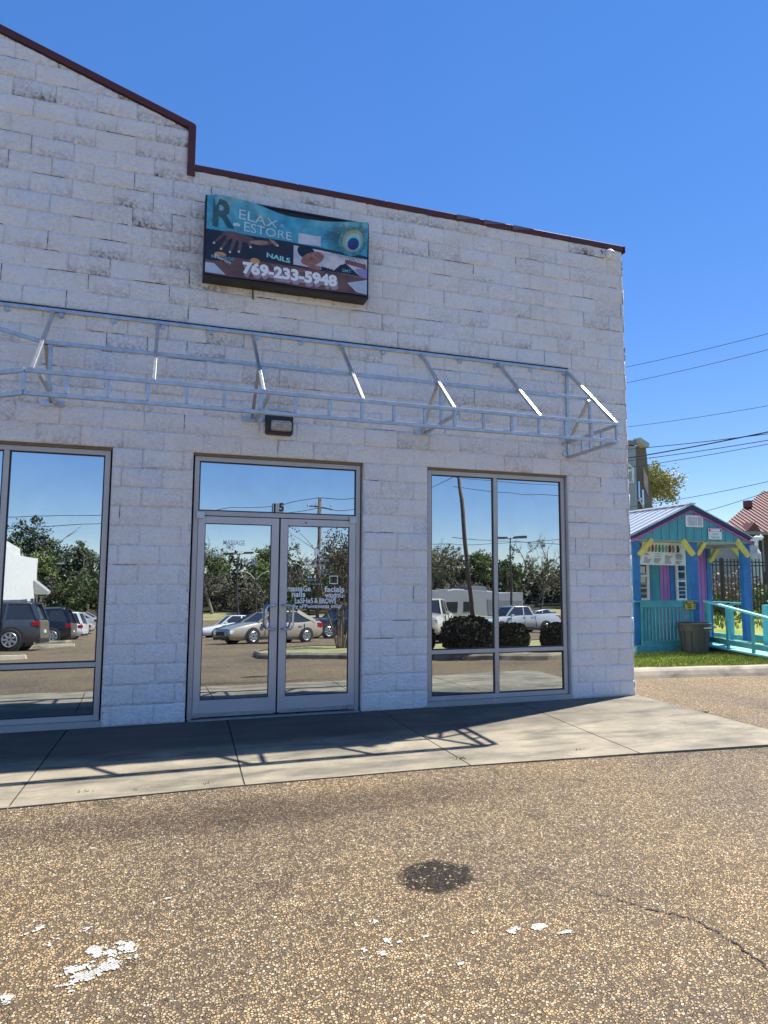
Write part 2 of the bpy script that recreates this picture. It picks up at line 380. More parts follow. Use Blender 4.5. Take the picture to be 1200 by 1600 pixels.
def grass_mat(name, a, b_, c_):
    m, n, l, b = nodes(name)
    tc = n.new('ShaderNodeTexCoord')
    t = n.new('ShaderNodeTexNoise'); t.inputs['Scale'].default_value = 1.2; t.inputs['Detail'].default_value = 10; t.inputs['Roughness'].default_value = .75
    l.new(tc.outputs['Object'], t.inputs[0]); r = ramp(n, [(.32, a), (.5, b_), (.68, c_)]); l.new(t.outputs[0], r.inputs[0]); l.new(r.outputs[0], b.inputs['Base Color'])
    b.inputs['Roughness'].default_value = .9; b.inputs['Specular IOR Level'].default_value = .1
    MATS[name] = m; return m
M_lawn = grass_mat('lawn', (.12, .14, .03), (.20, .24, .05), (.30, .30, .10))
M_bank = grass_mat('bank_grass', (.10, .13, .03), (.20, .24, .06), (.33, .30, .13))
M_field = grass_mat('far_verge', (.16, .19, .07), (.30, .28, .13), (.38, .33, .18))
LZ = 0.075
def Hl(x, y): return max(H(x, y), -.055) + LZ + .055 if y < 6 else H(x, y) + LZ + .055
# lawn beside the building with its rounded kerb
K0 = onground(998, 1062); K1 = onground(1140, 1059)
kerb_front = [(-2.0, K0.y + .35)] if False else []
kf = [(7.4, .72), (8.2, .70), (9.0, .62), (10.0, .50), (10.6, .42), (11.2, .40), (11.9, .55), (12.6, .95), (13.4, 1.6), (14.6, 2.4), (18, 4.0), (30, 8.0)]
kf = [(x, y + (K0.y - .66)) for x, y in kf]
mb = MB()
for i in range(len(kf) - 1):
    (xa, ya), (xb, yb) = kf[i], kf[i + 1]
    for (o0, z0), (o1, z1) in (((.0, -.08), (.05, -.01)), ((.05, -.01), (.10, .045)), ((.10, .045), (.15, .076)), ((.15, .076), (.30, .080)), ((.30, .088), (.305, .0))):
        mb.quad((xa, ya + o0, z0), (xb, yb + o0, z0), (xb, yb + o1, z1), (xa, ya + o1, z1))
tag(mb.build('kerb', concrete_mat('kerb_concrete', (.22, .19, .14), (.38, .33, .25)), smooth=False), kind='structure')
mb = MB()
for i in range(len(kf) - 1):
    (xa, ya), (xb, yb) = kf[i], kf[i + 1]
    Y = [6, 8, 10, 12, 14, 17, 20, 25, 30, 40, 60]
    pa = [(xa, ya + .30)] + [(xa, y) for y in Y if y > ya + .5]; pb = [(xb, yb + .30)] + [(xb, y) for y in Y if y > yb + .5]
    pa = pa[-min(len(pa), len(pb)):]; pb = pb[-len(pa):]
    pa[0] = (xa, ya + .30); pb[0] = (xb, yb + .30)
    for j in range(len(pa) - 1):
        mb.quad(*[(p[0], p[1], Hl(*p)) for p in (pa[j], pb[j], pb[j + 1], pa[j + 1])])
for (xa, xb) in ((30, 60), (60, 120)):
    for j in range(8): mb.quad(*[(x, y, Hl(x, y)) for x, y in ((xa, 8 + j * 6), (xb, 8 + j * 6), (xb, 14 + j * 6), (xa, 14 + j * 6))])
tag(mb.build('lawn', M_lawn, fix=False), kind='structure')
# bank behind the fence, paler
mb = MB()
for i, x in enumerate(range(9, 60, 3)):
    for j in range(20):
        y = 9.5 + j * 1.2
        mb.quad(*[(a, b, Hl(a, b) + .006) for a, b in ((x, y), (x + 3, y), (x + 3, y + 1.2), (x, y + 1.2))])
tag(mb.build('grass_bank', M_bank, fix=False), kind='structure')

def blades(name, pts, h, m, wd=.006):
    mb = MB(); vals = []
    for (x, y, z) in pts:
        a = random.uniform(0, 6.28); hh = h * random.uniform(.5, 1.3); dx, dy = math.cos(a) * wd, math.sin(a) * wd
        lx, ly = random.gauss(0, hh * .35), random.gauss(0, hh * .35)
        k = len(mb.v); mb.v += [(x - dx, y - dy, z), (x + dx, y + dy, z), (x + lx, y + ly, z + hh)]; mb.f.append((k, k + 1, k + 2))
        v = random.random(); vals += [v, v, v]
    mb.attr = ('var', vals); o = mb.build(name, m, fix=False); return o
M_blade = leaf_mat('grass_blade', (.10, .15, .018), (.30, .36, .07))
pts = []
def kfy(x):
    for (xa, ya), (xb, yb) in zip(kf, kf[1:]):
        if xa <= x <= xb: return ya + (yb - ya) * (x - xa) / (xb - xa)
    return 9
while len(pts) < 26000:
    x = random.uniform(7.45, 14.5); y = kfy(x) + .31 + abs(random.gauss(0, 1.4))
    if y < 7: pts.append((x, y, LZ))
tag(blades('grass', pts, .05, M_blade, .005), 'short green grass on the strip between kerb and kiosk', 'grass', kind='stuff')
pts = []
while len(pts) < 14000:
    x = random.uniform(14, 42); y = random.uniform(7, 26); 
    if noise.noise(Vector((x * .5, y * .5, 0))) > -.15: pts.append((x, y, Hl(x, y)))
tag(blades('bank_weeds', pts, .17, leaf_mat('weed', (.10, .16, .03), (.34, .40, .13)), .03), 'leafy green ground cover on the bank behind the black fence', 'ground cover', kind='stuff')

# pavement slabs
def edge_y(x):
    P = [(-30, -2.3), (.3, -2.28), (3, -2.23), (6.65, -2.44), (7.2, -2.5)]
    for (xa, ya), (xb, yb) in zip(P, P[1:]):
        if x <= xb: return ya + (yb - ya) * (x - xa) / (xb - xa)
    return -2.5
def jl(pa, pb):
    A = CAM + ray(*pa) * ((-.03 - CAM.z) / ray(*pa).z); B = CAM + ray(*pb) * ((-.05 - CAM.z) / ray(*pb).z)
    return A.x + (B.x - A.x) * (0.0 - A.y) / (B.y - A.y), A.x + (B.x - A.x) * (-2.3 - A.y) / (B.y - A.y)
jn = [jl((108, 1137), (22, 1250)), jl((352, 1113), (381, 1221)), jl((583, 1104), (722, 1188)), jl((797, 1093), (975, 1167))]
print('pavement joints', jn)
jn = [(jn[0][0] - 1.85 * k, jn[0][1] - 1.85 * k) for k in range(14, 0, -1)] + jn + [(7.19, 7.19)]
mb = MB(); mbg = MB()
def sz(y): return -.028 - .014 * min(1, -y / 1.2) if y > -1.2 else -.042 + (y + 1.2) * .007
for (a0, a1), (b0, b1) in zip(jn, jn[1:]):
    N = 8; g = .006
    for k in range(N):
        t0, t1 = k / N, (k + 1) / N
        def P(xt, xb, t):
            x = xt + (xb - xt) * t; y = .06 + (edge_y(x) - .06) * t; return (x, y, sz(min(y, 0)))
        p = [P(a0 + g, a1 + g, t0), P(b0 - g, b1 - g, t0), P(b0 - g, b1 - g, t1), P(a0 + g, a1 + g, t1)]
        q = [(v[0], v[1], v[2] - .12) for v in p]
        mb.hexa([q[3], q[2], q[1], q[0], p[3], p[2], p[1], p[0]])
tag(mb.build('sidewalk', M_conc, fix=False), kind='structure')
mb = MB(); mb.quad((-26, .05, -.049), (7.17, .05, -.049), (7.17, -2.2, -.052), (-26, -2.2, -.052))
tag(mb.build('sidewalk_joint_bed', mat('joint_dirt', (.03, .028, .022), .95), fix=False), kind='structure')

# weeds along the joint with the asphalt
def tuft(px, py, n=26, h=.035):
    p = onground(px, py); return [(p.x + random.gauss(0, .03), p.y + random.gauss(0, .012), p.z + .002) for _ in range(n)]
for (px, py, lab) in ((132, 1239, 'tiny green weed at the pavement edge below the left pier'), (212, 1236, 'second tiny weed at the pavement edge below the left pier'), (324, 1226, 'tiny weed at the pavement edge below the left door'),
                     (719, 1187, 'small green weed where the pavement joint meets the asphalt'), (909, 1172, 'tiny weed at the pavement edge near its right end'), (1103, 1114, 'brown green weeds along the right side edge of the pavement')):
    o = blades('weed', tuft(px, py, 30 if px in (719, 1103) else 10, .03), .022, leaf_mat('weed_leaf', (.20, .25, .05), (.35, .38, .10)), .005); tag(o, lab, 'weed', 'weeds in the pavement edge')

# crack and paint remnants (thin marks on the asphalt)
def zg(x, y): return H(x, y)
mb = MB(); path = [onground(*p) for p in ((812, 1363), (838, 1372), (872, 1378), (905, 1388), (935, 1397), (970, 1408), (1010, 1420), (1050, 1428), (1085, 1438), (1112, 1452), (1135, 1466), (1160, 1484), (1180, 1497), (1215, 1525), (1300, 1590))]
fine = []
for a, b in zip(path, path[1:]):
    for k in range(6):
        p = a.lerp(b, k / 6); fine.append((p.x + random.gauss(0, .008), p.y + random.gauss(0, .008)))
for i, (a, b) in enumerate(zip(fine, fine[1:])):
    wd = (.0012 + .003 * min(1, i / 40)) * random.uniform(.5, 1.3)
    d = Vector((b[0] - a[0], b[1] - a[1], 0)); 
    if d.length < 1e-5: continue
    nn = Vector((-d.y, d.x, 0)).normalized() * wd
    mb.quad(*[(x, y, zg(x, y) + .004) for x, y in ((a[0] - nn.x, a[1] - nn.y), (b[0] - nn.x, b[1] - nn.y), (b[0] + nn.x, b[1] + nn.y), (a[0] + nn.x, a[1] + nn.y))])
tag(mb.build('pavement_crack', mat('crack_dark', (.035, .032, .028), .95), fix=False), kind='structure')
mb = MB()
def speck(px, py, rx, ry, ang, dens_, cell=.0065):
    c = onground(px, py); ca, sa = math.cos(ang), math.sin(ang)
    dens = dens_ - (.2 if rx > .1 else -.05); n = int(rx / cell) + 1; k = int(ry / cell) + 1
    for i in range(-n, n + 1):
        for j in range(-k, k + 1):
            u, v = i * cell / rx, j * cell / ry
            if u * u + v * v > 1.15: continue
            x = c.x + (i * ca - j * sa) * cell; y = c.y + (i * sa + j * ca) * cell
            q = noise.noise(Vector((x * 22, y * 22, 3))) * .7 + noise.noise(Vector((x * 70, y * 70, 7))) * .5
            if q + dens - .55 * (u * u + v * v) > 0:
                P_ = []
                m = 6; a0 = random.random()
                rr = cell * random.uniform(.42, .8)
                for t in range(m): P_.append((x + rr * math.cos(a0 + t * 6.283 / m), y + rr * math.sin(a0 + t * 6.283 / m) * .9))
                mb.poly([(a, b, zg(a, b) + .0045) for a, b in P_])
speck(150, 1520, .19, .05, .42, .42); speck(118, 1515, .09, .03, .3, .25); speck(168, 1508, .13, .035, .6, .4); speck(157, 1489, .07, .04, -.6, .3); speck(195, 1479, .06, .035, -.5, .35)
speck(79, 1473, .05, .03, .9, .05); speck(60, 1452, .04, .03, .4, .1); speck(44, 1460, .03, .02, .4, 0); speck(130, 1455, .05, .02, .4, -.05); speck(110, 1551, .03, .02, .2, .1); speck(3, 1565, .05, .04, .4, .2)
speck(843, 1450, .04, .03, 0, .35); speck(808, 1453, .06, .025, .2, .15); speck(880, 1458, .07, .015, 0, -.02); speck(742, 1458, .03, .015, 0, .1); speck(605, 1470, .03, .03, 0, .15); speck(583, 1441, .03, .025, .3, .1)
speck(600, 1492, .02, .02, 0, .1); speck(625, 1472, .015, .015, 0, .1); speck(665, 1464, .02, .01, 0, .05); speck(720, 1507, .03, .02, 0, 0); speck(568, 1486, .02, .02, 0, .1); speck(140, 1327, .05, .012, 0, -.05)
speck(566, 1497, .02, .012, 0, .2); speck(262, 1405, .02, .01, 0, .1)
tag(mb.build('paint_mark', mat('worn_road_paint', (.46, .45, .41), .8), fix=False), kind='structure')
# planting island with kerb, seen mirrored in the door and right window
isl = [(3.6, -9.5), (3.95, -9.0), (4.5, -8.6), (5.5, -7.9), (6.4, -7.0), (7.5, -5.9), (8.2, -5.4), (9.1, -5.05), (14, -4.6), (16.5, -6.5), (16.5, -11), (14, -13.5), (6, -13.6), (4.2, -12.4), (3.6, -10.8)]
def ring(poly, off):
    c = Vector((sum(p[0] for p in poly) / len(poly), sum(p[1] for p in poly) / len(poly), 0))
    out = []
    n = len(poly)
    for i in range(n):
        a = Vector((*poly[i - 1], 0)); b = Vector((*poly[i], 0)); d = Vector((*poly[(i + 1) % n], 0))
        t = ((b - a).normalized() + (d - b).normalized()).normalized(); nn = Vector((-t.y, t.x, 0))
        if (c - b).dot(nn) < 0: nn = -nn
        out.append((b.x + nn.x * off, b.y + nn.y * off))
    return out
def island(poly, name_k, name_g, h=.15, m=M_field):
    lv = [(0, -.05), (.02, h * .6), (.06, h * .95), (.10, h), (.17, h)]
    rg = [[(x, y, H(x, y) + z) for x, y in ring(poly, o)] for o, z in lv]
    mb = MB()
    for A, B in zip(rg, rg[1:]):
        for i in range(len(poly)):
            j = (i + 1) % len(poly); mb.quad(A[i], A[j], B[j], B[i])
    tag(mb.build(name_k, MATS['kerb_concrete'], fix=False), kind='structure')
    mb = MB(); mb.poly([(x, y, z - .02) for x, y, z in rg[-1]]); tag(mb.build(name_g, m, fix=False), kind='structure')
island(isl, 'island_kerb', 'island_grass')
a = refl(38, 36); island([(a.x - 2.2, a.y - .5), (a.x + .5, a.y - .7), (a.x + 2.3, a.y - .3), (a.x + 2.5, a.y), (a.x + 2.2, a.y + .35), (a.x - 2.2, a.y + .6)], 'parking_island_kerb', 'parking_island', m=MATS['kerb_concrete'])
# far verge under the trees
mb = MB()
for i in range(-14, 20):
    x = i * 8; mb.quad((x, -72, -3.43), (x + 8, -72, -3.43), (x + 8, -92, -3.43), (x, -92, -3.43)); pass
tag(mb.build('verge', M_field, fix=False), kind='structure')
mb = MB()
for i in range(-14, 20):
    x = i * 8; mb.quad((x, -84, -3.40), (x + 8, -84, -3.40), (x + 8, -92, -3.38), (x, -92, -3.38)); mb.quad((x, -92, -3.38), (x + 8, -92, -3.38), (x + 8, -200, 1.0), (x, -200, 1.0))
tag(mb.build('woodland_floor', grass_mat('leaf_litter', (.035, .032, .018), (.06, .055, .03), (.09, .08, .045)), fix=False), kind='structure')

# ================================================================== MAIN BUILDING
BW, BH, HD = .4064, .2032, 2.81
X0 = 0.0
XR = 7.15
STEPX = 1.41
def top_z(x):
    if x > STEPX: return 6.03
    if x > -5.2: return 6.49 + .33 * (STEPX - x) * 1.0
    if x > -11.8: return 6.49 + .33 * (6.61) - .33 * (-5.2 - x)
    return 6.03
OPEN = [(-4.1, .72), (1.53, 3.44), (4.245, 6.2)]
HEADZ = HD
bld = empty('shop_building', (3, 6, 0), 'white painted split-face block shop with maroon coping and mirrored glass front', 'building')
def hb(i, c, k=0): 
    return random.Random(i * 7919 + c * 104729 + k * 31).random()
def blockwall(mb, vals, crk, org, ud, nd, u0, u1, courses, z0, topf, opens, nu=12, nv=6, phase=0.0, amp=1.0):
    """split-face blocks; org + ud*u, outward nd"""
    def put(u, z, d): return (org[0] + ud[0] * u + nd[0] * d, org[1] + ud[1] * u + nd[1] * d, z)
    for c in range(courses[0], courses[1]):
        za = z0 + c * BH; zb = za + BH
        sh = phase + (.5 if c % 2 else 0)
        i0 = int(math.floor(u0 / BW - sh)) - 1; i1 = int(math.ceil(u1 / BW - sh)) + 1
        for i in range(i0, i1):
            a, b = (i + sh) * BW, (i + sh + 1) * BW
            a, b = max(a, u0), min(b, u1)
            if b - a < .03: continue
            segs = [(a, b)]
            if za < HEADZ - .01 and opens:
                for (o0, o1) in opens:
                    ns = []
                    for (s, e) in segs:
                        if e <= o0 or s >= o1: ns.append((s, e)); continue
                        if s < o0: ns.append((s, o0))
                        if e > o1: ns.append((o1, e))
                    segs = ns
            for (s, e) in segs:
                if e - s < .02: continue
                t = min(topf(s), topf(e)) if topf else 99
                tm = max(topf(s), topf(e)) if topf else 99
                if za > tm - .06: continue
                depth = .004 + .012 * hb(i, c, 1) * amp
                dirty = max(0, hb(i, c, 2) - .5) * 1.2
                hz = (za / 6.0)
                dirty *= .35 + .85 * min(1, max(0, hz - .30)) * 1.5
                if topf and (tm - zb) < .5: dirty += .25 * hb(i, c, 9)
                if abs(s - STEPX) < .7 and za > 4.5 and nd[1] < 0: dirty += .28
                if za < 2.0: dirty *= .6
                su = max(2, int(round(nu * (e - s) / BW)))
                base = len(mb.v); iu = .005
                us = [s, s + iu] + [s + (e - s) * k / su for k in range(1, su)] + [e - iu, e]
                vs = [za, za + .005] + [za + BH * k / nv for k in range(1, nv)] + [zb - .005, zb]
                zz = vs
                for jv, z in enumerate(zz):
                    for ju, u in enumerate(us):
                        edge = ju in (0, len(us) - 1) or jv in (0, len(vs) - 1)
                        if edge:
                            d = -.0015
                            uu = u
                        else:
                            p = Vector((u * 13, z * 13, i * .37 + c * .91 + org[0]))
                            q = noise.noise(p) * .6 + noise.noise(p * 2.3) * .45 + noise.noise(p * 5.1) * .25
                            eg = min(1, (min(u - s, e - u, (z - za), (zb - z))) / .02)
                            d = depth * (.55 + .45 * eg) + q * .013 * amp * (.5 + .5 * eg)
                            uu = u
                        mb.v.append(put(uu, min(z, topf(u) - .035) if topf else z, d))
                        fv = (z - za) / BH
                        dd = dirty * max(0, 1 - fv * 1.7) ** .7 * (0.6 + .8 * noise.noise(Vector((u * 5, z * 3, c * 3.3)))) + dirty * .08
                        g_ = noise.noise(Vector((u * .55 + 4, z * .9, 2.2)))
                        dd += max(0, g_) * .14 * (.4 + hz) + .13 * hb(i, c, 12) ** 2
                        if edge: dd += .02
                        vals.append(max(0, min(1, dd)))
                nx = len(us)
                for jv in range(len(zz) - 1):
                    for ju in range(nx - 1):
                        q = base + jv * nx + ju; mb.f.append((q, q + 1, q + nx + 1, q + nx))
                # open cracks in bed and head joints
                pr = (.36 if s < 1.6 else .22) if za > 3.3 else .07
                if hb(i, c, 4) < pr and za > .3 and zb < t - .12 and zb < (topf(s - .3) if topf else 99) - .1:
                    l_ = (e - s) * (.25 + .75 * hb(i, c, 5)); st = s + (e - s - l_) * hb(i, c, 6)
                    n_ = 9; up_ = []; dn = []
                    for k in range(n_ + 1):
                        u = st + l_ * k / n_; th = (.0012 + .0042 * hb(i, c, 20 + k)) * (.4 if k in (0, n_) else 1); zc = zb + (hb(i, c, 40 + k) - .5) * .004
                        up_.append((u, zc + th)); dn.append((u, zc - th))
                    for k in range(n_): crk.quad(put(dn[k][0], dn[k][1], .0045), put(dn[k + 1][0], dn[k + 1][1], .0045), put(up_[k + 1][0], up_[k + 1][1], .0045), put(up_[k][0], up_[k][1], .0045))
                if hb(i, c, 7) < pr * .6 and za > .3 and s == a and topf and za + BH < tm - .1:
                    lz = BH * (.4 + .6 * hb(i, c, 8)); 
                    for k in range(6):
                        z_a = zb - lz * k / 6; z_b = zb - lz * (k + 1) / 6; t0 = .001 + .0032 * hb(i, c, 60 + k); t1 = .001 + .0032 * hb(i, c, 61 + k)
                        crk.quad(put(s - t0, z_a, .0045), put(s + t0, z_a, .0045), put(s + t1, z_b, .0045), put(s - t1, z_b, .0045))
Z0 = HD - 14 * BH
mb = MB(); vals = []; crk = MB()
blockwall(mb, vals, crk, (0, 0), (1, 0), (0, -1), -3.05, XR, (0, 38), Z0, top_z, OPEN, 14, 7)
blockwall(mb, vals, crk, (0, 0), (1, 0), (0, -1), -18, -3.05, (0, 44), Z0, top_z, [(-4.1, -3.0), (-9, -6)], 3, 2)
mb.attr = ('dirt', vals); mb.build('front_wall', M_block, bld, smooth=True, fix=False)
mb = MB(); vals = []
blockwall(mb, vals, crk, (XR - .003, 0), (0, 1), (1, 0), -.012, 20, (0, 16), Z0, None, None, 6, 3, .5)
blockwall(mb, vals, crk, (XR - .003, 0), (0, 1), (1, 0), -.012, 20, (16, 30), Z0, lambda u: 6.03, None, 6, 3, .5)
mb.attr = ('dirt', vals); mb.build('side_wall', M_block, bld, smooth=True, fix=False)
crk.build('mortar_cracks', mat('open_joint', (.035, .03, .025), .95), bld, fix=False)
# solid backing behind the veneer, with the openings left free
mb = MB()
def back(x0, x1, z0, z1): mb.box(x0, .012, z0, x1, .30, z1)
edges = [-18, -4.1, .72, 1.53, 3.44, 4.245, 6.2, XR - .012]
back(-18, -4.1, Z0, HD); back(.72, 1.53, Z0, HD); back(3.44, 4.245, Z0, HD); back(6.2, XR - .012, Z0, HD)
back(-18, XR - .012, HD, 5.9)
mb.prism([(-11.8, 5.9), (STEPX - .01, 5.9), (STEPX - .01, 6.42), (-5.2, 8.58), (-11.8, 6.4)], .012, .3)
for (o0, o1) in OPEN:   # reveals and head of each opening, flush with the block face
    for x, sgn in ((o0, 1), (o1, -1)): mb.box(x - .004 * sgn, -.004, Z0, x - .03 * sgn, .013, HD)
mb.box(XR - .3, .3, Z0, XR - .012, 20, 5.9); mb.box(-18, 19.7, Z0, XR - .3, 20, 5.9); mb.box(-18, .3, Z0, -17.7, 19.7, 5.9)
mb.build('wall_core', mat('painted_core', (.62, .61, .6), .8), bld)
mb = MB(); mb.box(-17.9, .25, 5.7, XR - .05, 19.9, 5.78); mb.prism([(-11.8, 6.0), (STEPX - .3, 6.0), (STEPX - .3, 6.3), (-5.2, 8.4)], .3, 19.9)
mb.build('roof', mat('roof_grey', (.3, .3, .3), .8), bld)
# coping
mb = MB()
def cop(x0, z0, x1, z1, hgt=.095):
    mb.hexa([(x0, -.028, z0 - hgt), (x1, -.028, z1 - hgt), (x1, .33, z1 - hgt), (x0, .33, z0 - hgt), (x0, -.028, z0), (x1, -.028, z1), (x1, .33, z1), (x0, .33, z0)])
zt = 6.07
xq = [STEPX - .02, 2.6, 3.7, 4.62, 4.66, 5.0, 5.04, 5.42, 5.46, 6.3, XR + .02]
for a, b in zip(xq, xq[1:]):
    cop(a + .0015, zt, b - .0015, zt, .065)
cop(-5.2, 6.55 + .33 * 6.61, STEPX + .02, 6.55, .078); cop(-11.8, 6.55, -5.2, 6.55 + .33 * 6.61, .105)
mb.box(STEPX - .055, -.04, 5.93, STEPX + .03, .33, 6.53)
cop(-18, 6.09, -11.8, 6.09)
mb.hexa([(XR + .025, -.035, zt - .095), (XR + .045, -.035, zt - .095), (XR + .045, 20, zt - .095), (XR + .025, 20, zt - .095), (XR + .025, -.035, zt), (XR + .045, -.035, zt), (XR + .045, 20, zt), (XR + .025, 20, zt)])
mb.build('coping', M_coping, bld, bevel=.006)
# kinked loose flashing, lighter reflections on its bends put into the colour
mb = MB()
for xa in (4.64, 5.02, 5.44):
    mb.quad((xa, -.038, zt - .07), (xa + .30, -.034, zt - .012), (xa + .33, -.030, zt - .002), (xa - .0, -.042, zt - .006))
mb.build('flashing', mat('bent_flashing_sheen', (.24, .13, .12), .28, .5), bld, fix=False)

# --- storefront windows and door
YF = .045       # face of the frames
def frame_rect(mb, x0, x1, z0, z1, wd, y0=YF, y1=YF + .10, wb=None):
    wb = wb or wd
    mb.box(x0, y0, z0, x0 + wd, y1, z1); mb.box(x1 - wd, y0, z0, x1, y1, z1)
    mb.box(x0 + wd, y0, z1 - wd, x1 - wd, y1, z1); mb.box(x0 + wd, y0, z0, x1 - wd, y1, z0 + wb)
def pane(x0, x1, z0, z1, par, y=YF + .028, ang=0.0, name='pane'):
    mb = MB(); n = 10
    mb.quad((x0, y, z0), (x1, y, z0), (x1, y, z1), (x0, y, z1)); return mb.build(name, M_glass, par, fix=False)
def gasket(mb, x0, x1, z0, z1, y=YF + .02, t=.014):
    mb.box(x0, y, z0, x0 + t, y + .01, z1); mb.box(x1 - t, y, z0, x1, y + .01, z1); mb.box(x0 + t, y, z1 - t, x1 - t, y + .01, z1); mb.box(x0 + t, y, z0, x1 - t, y + .01, z0 + t)
def window(x0, x1, ms, zr, zb, label):
    mb = MB(); t = .052
    frame_rect(mb, x0, x1, zb, HD - .03, t)
    xs_ = [x0 + t] + [v for m_ in ms for v in (m_ - .026, m_ + .026)] + [x1 - t]
    for m_ in ms: mb.box(m_ - .026, YF, zb + t, m_ + .026, YF + .1, HD - .03 - t)
    cells = [(xs_[k], xs_[k + 1]) for k in range(0, len(xs_), 2)]
    for a, b in cells: mb.box(a, YF, zr - .024, b, YF + .1, zr + .024)
    fr = mb.build('window_frame', M_alu, bld, bevel=.003); 
    mg = MB()
    for a, b in cells:
        for z0, z1 in ((zb + t, zr - .024), (zr + .024, HD - .03 - t)):
            pane(a, b, z0, z1, fr); gasket(mg, a, b, z0, z1)
    mg.build('gasket', M_black, fr)
    s = MB(); s.box(x0 - .03, -.012, Z0 - .0, x1 + .03, YF + .1, zb - .002); s.build('sill', M_alu, fr)
    return fr
window(4.265, 6.18, [5.18], .595, .03, 'right'); window(-4.07, .70, [-3.45, -1.86, -.265], .583, .03, 'left')
mb = MB()   # dark head joint above the frames
for (o0, o1) in OPEN: mb.box(o0 + .01, .02, HD - .029, o1 - .01, .1, HD - .002)
mb.build('head_joint', mat('tan_sealant', (.20, .16, .11), .8), bld)
# door set
mb = MB(); x0, x1 = 1.55, 3.42; t = .05
mb.box(x0, YF, -.02, x0 + t, YF + .11, HD - .03); mb.box(x1 - t, YF, -.02, x1, YF + .11, HD - .03)
mb.box(x0 + t, YF, HD - .03 - t, x1 - t, YF + .11, HD - .03); mb.box(x0 + t, YF, 2.135, x1 - t, YF + .11, 2.185)
df = mb.build('door_frame', M_alu, bld, bevel=.003)
pane(x0 + t, x1 - t, 2.185, HD - .03 - t, df, name='transom_pane'); mg = MB(); gasket(mg, x0 + t, x1 - t, 2.185, HD - .03 - t); mg.build('gasket', M_black, df)
mb = MB(); mb.box(x0 + .01, -.03, -.028, x1 - .01, YF + .1, -.012); mb.build('threshold', M_galv, df)
mb = MB(); mb.box(x0 + t, YF + .06, -.012, x1 - t, YF + .1, 2.135); mb.build('shadow_gap', M_gap, df)
mid = 2.487
def leaf(a, b, hinge):
    lf = MB(); st = .052; zb, zt_ = .006, 2.126
    lf.box(a, YF - .004, zb, a + st + (.02 if hinge < 0 else .03), YF + .05, zt_); lf.box(b - st - (.03 if hinge < 0 else .02), YF - .004, zb, b, YF + .05, zt_)
    aa = a + st + (.02 if hinge < 0 else .03); bb = b - st - (.03 if hinge < 0 else .02)
    lf.box(aa, YF - .004, zt_ - .075, bb, YF + .05, zt_); lf.box(aa, YF - .004, zb, bb, YF + .05, zb + .165)
    o = lf.build('door_leaf', M_alu2, bld, bevel=.003)
    pane(aa, bb, zb + .165, zt_ - .075, o, y=YF + .022, name='pane')
    mg = MB(); gasket(mg, aa, bb, zb + .165, zt_ - .075, YF + .012, .008); mg.build('gasket', M_black, o)
    sw = MB(); sw.box(a + .02, YF - .016, zb - .004, b - .02, YF - .006, zb + .035)
    for k in range(5): sw.lathe([(.006, 0), (.006, .004)], (a + .1 + k * (b - a - .2) / 4, YF - .02, zb + .015), 8, 'Y')
    sw.build('door_sweep', M_galv, o)
    px_ = a + .012 if hinge < 0 else b - .05
    for q0, q1 in ((.0, .05), (2.10, 2.17)): pv = MB(); pv.box(px_ - .03, YF - .03, q0, px_ + .05, YF - .008, q1); pv.build('pivot', M_galv, o)
    return o, aa, bb
lfL, la, lb = leaf(1.604, mid - .009, -1); lfR, ra, rb = leaf(mid + .009, 3.366, 1)
def handle(xm, xo, par):
    zc0, zc1 = .905, 1.165
    mb = MB(); y0 = YF - .004; y1 = YF - .075; pts = [(xm, y0, zc1)]
    for k in range(7):
        t = k / 6 * math.pi / 2; pts.append((xm + (xo - xm) * (1 - (1 - math.sin(t)) * .35) if k else xm + (xo - xm) * .65, y1 + (y0 - y1) * 0, zc1 - .05 * (1 - math.cos(t))))
    pts = [(xm, y0, zc1), (xm + (xo - xm) * .12, y1 + .02, zc1), (xm + (xo - xm) * .3, y1, zc1), (xm + (xo - xm) * .75, y1, zc1 - .002), (xm + (xo - xm) * .93, y1, zc1 - .018), (xo, y1, zc1 - .05),
           (xo, y1, zc0 + .05), (xm + (xo - xm) * .93, y1, zc0 + .018), (xm + (xo - xm) * .75, y1, zc0 + .002), (xm + (xo - xm) * .3, y1, zc0), (xm + (xo - xm) * .12, y1 + .02, zc0), (xm, y0, zc0)]
    mb.tube(pts, .0125, 10); mb.build('handle', mat('brushed_steel', (.6, .62, .66), .25, .9), par, smooth=True)
handle(2.455, 2.345, lfL); handle(2.525, 2.64, lfR)
mb = MB(); mb.lathe([(.016, 0), (.018, .008), (.012, .01)], (2.525, YF - .016, 1.33), 14, 'Y'); mb.build('lock_cylinder', M_galv, lfR)
mb = MB(); mb.lathe([(.009, 0), (.009, .01)], (2.78, YF - .016, 2.088), 10, 'Y'); mb.build('door_bolt', M_black, lfR)
# lettering on the door glass
YL = YF + .018
def gp(px, py): p = aty(px, py, YL); return p
def vinyl(lines, par, m=M_vinyl, name='lettering'):
    for (txt, px, py, hpx, wpx, bold, rot) in lines:
        mb = MB()
        c = gp(px, py); a = gp(px - wpx / 2, py); b = gp(px + wpx / 2, py); top = gp(px, py - hpx / 2); bot = gp(px, py + hpx / 2)
        W_ = b.x - a.x; Hh = top.z - bot.z
        V, F = text_geo(txt, 1.0, bold)
        x0_ = min(v[0] for v in V); x1_ = max(v[0] for v in V); y0_ = min(v[1] for v in V); y1_ = max(v[1] for v in V)
        cr, sr = math.cos(rot), math.sin(rot)
        for x, y, z in V:
            u = ((x - x0_) / (x1_ - x0_) - .5) * W_; v = ((y - y0_) / (y1_ - y0_) - .5) * Hh
            mb.v.append((c.x + u * cr - v * sr, YL, c.z + u * sr + v * cr))
        mb.f += F
        mb.build(name, m, par, fix=False)
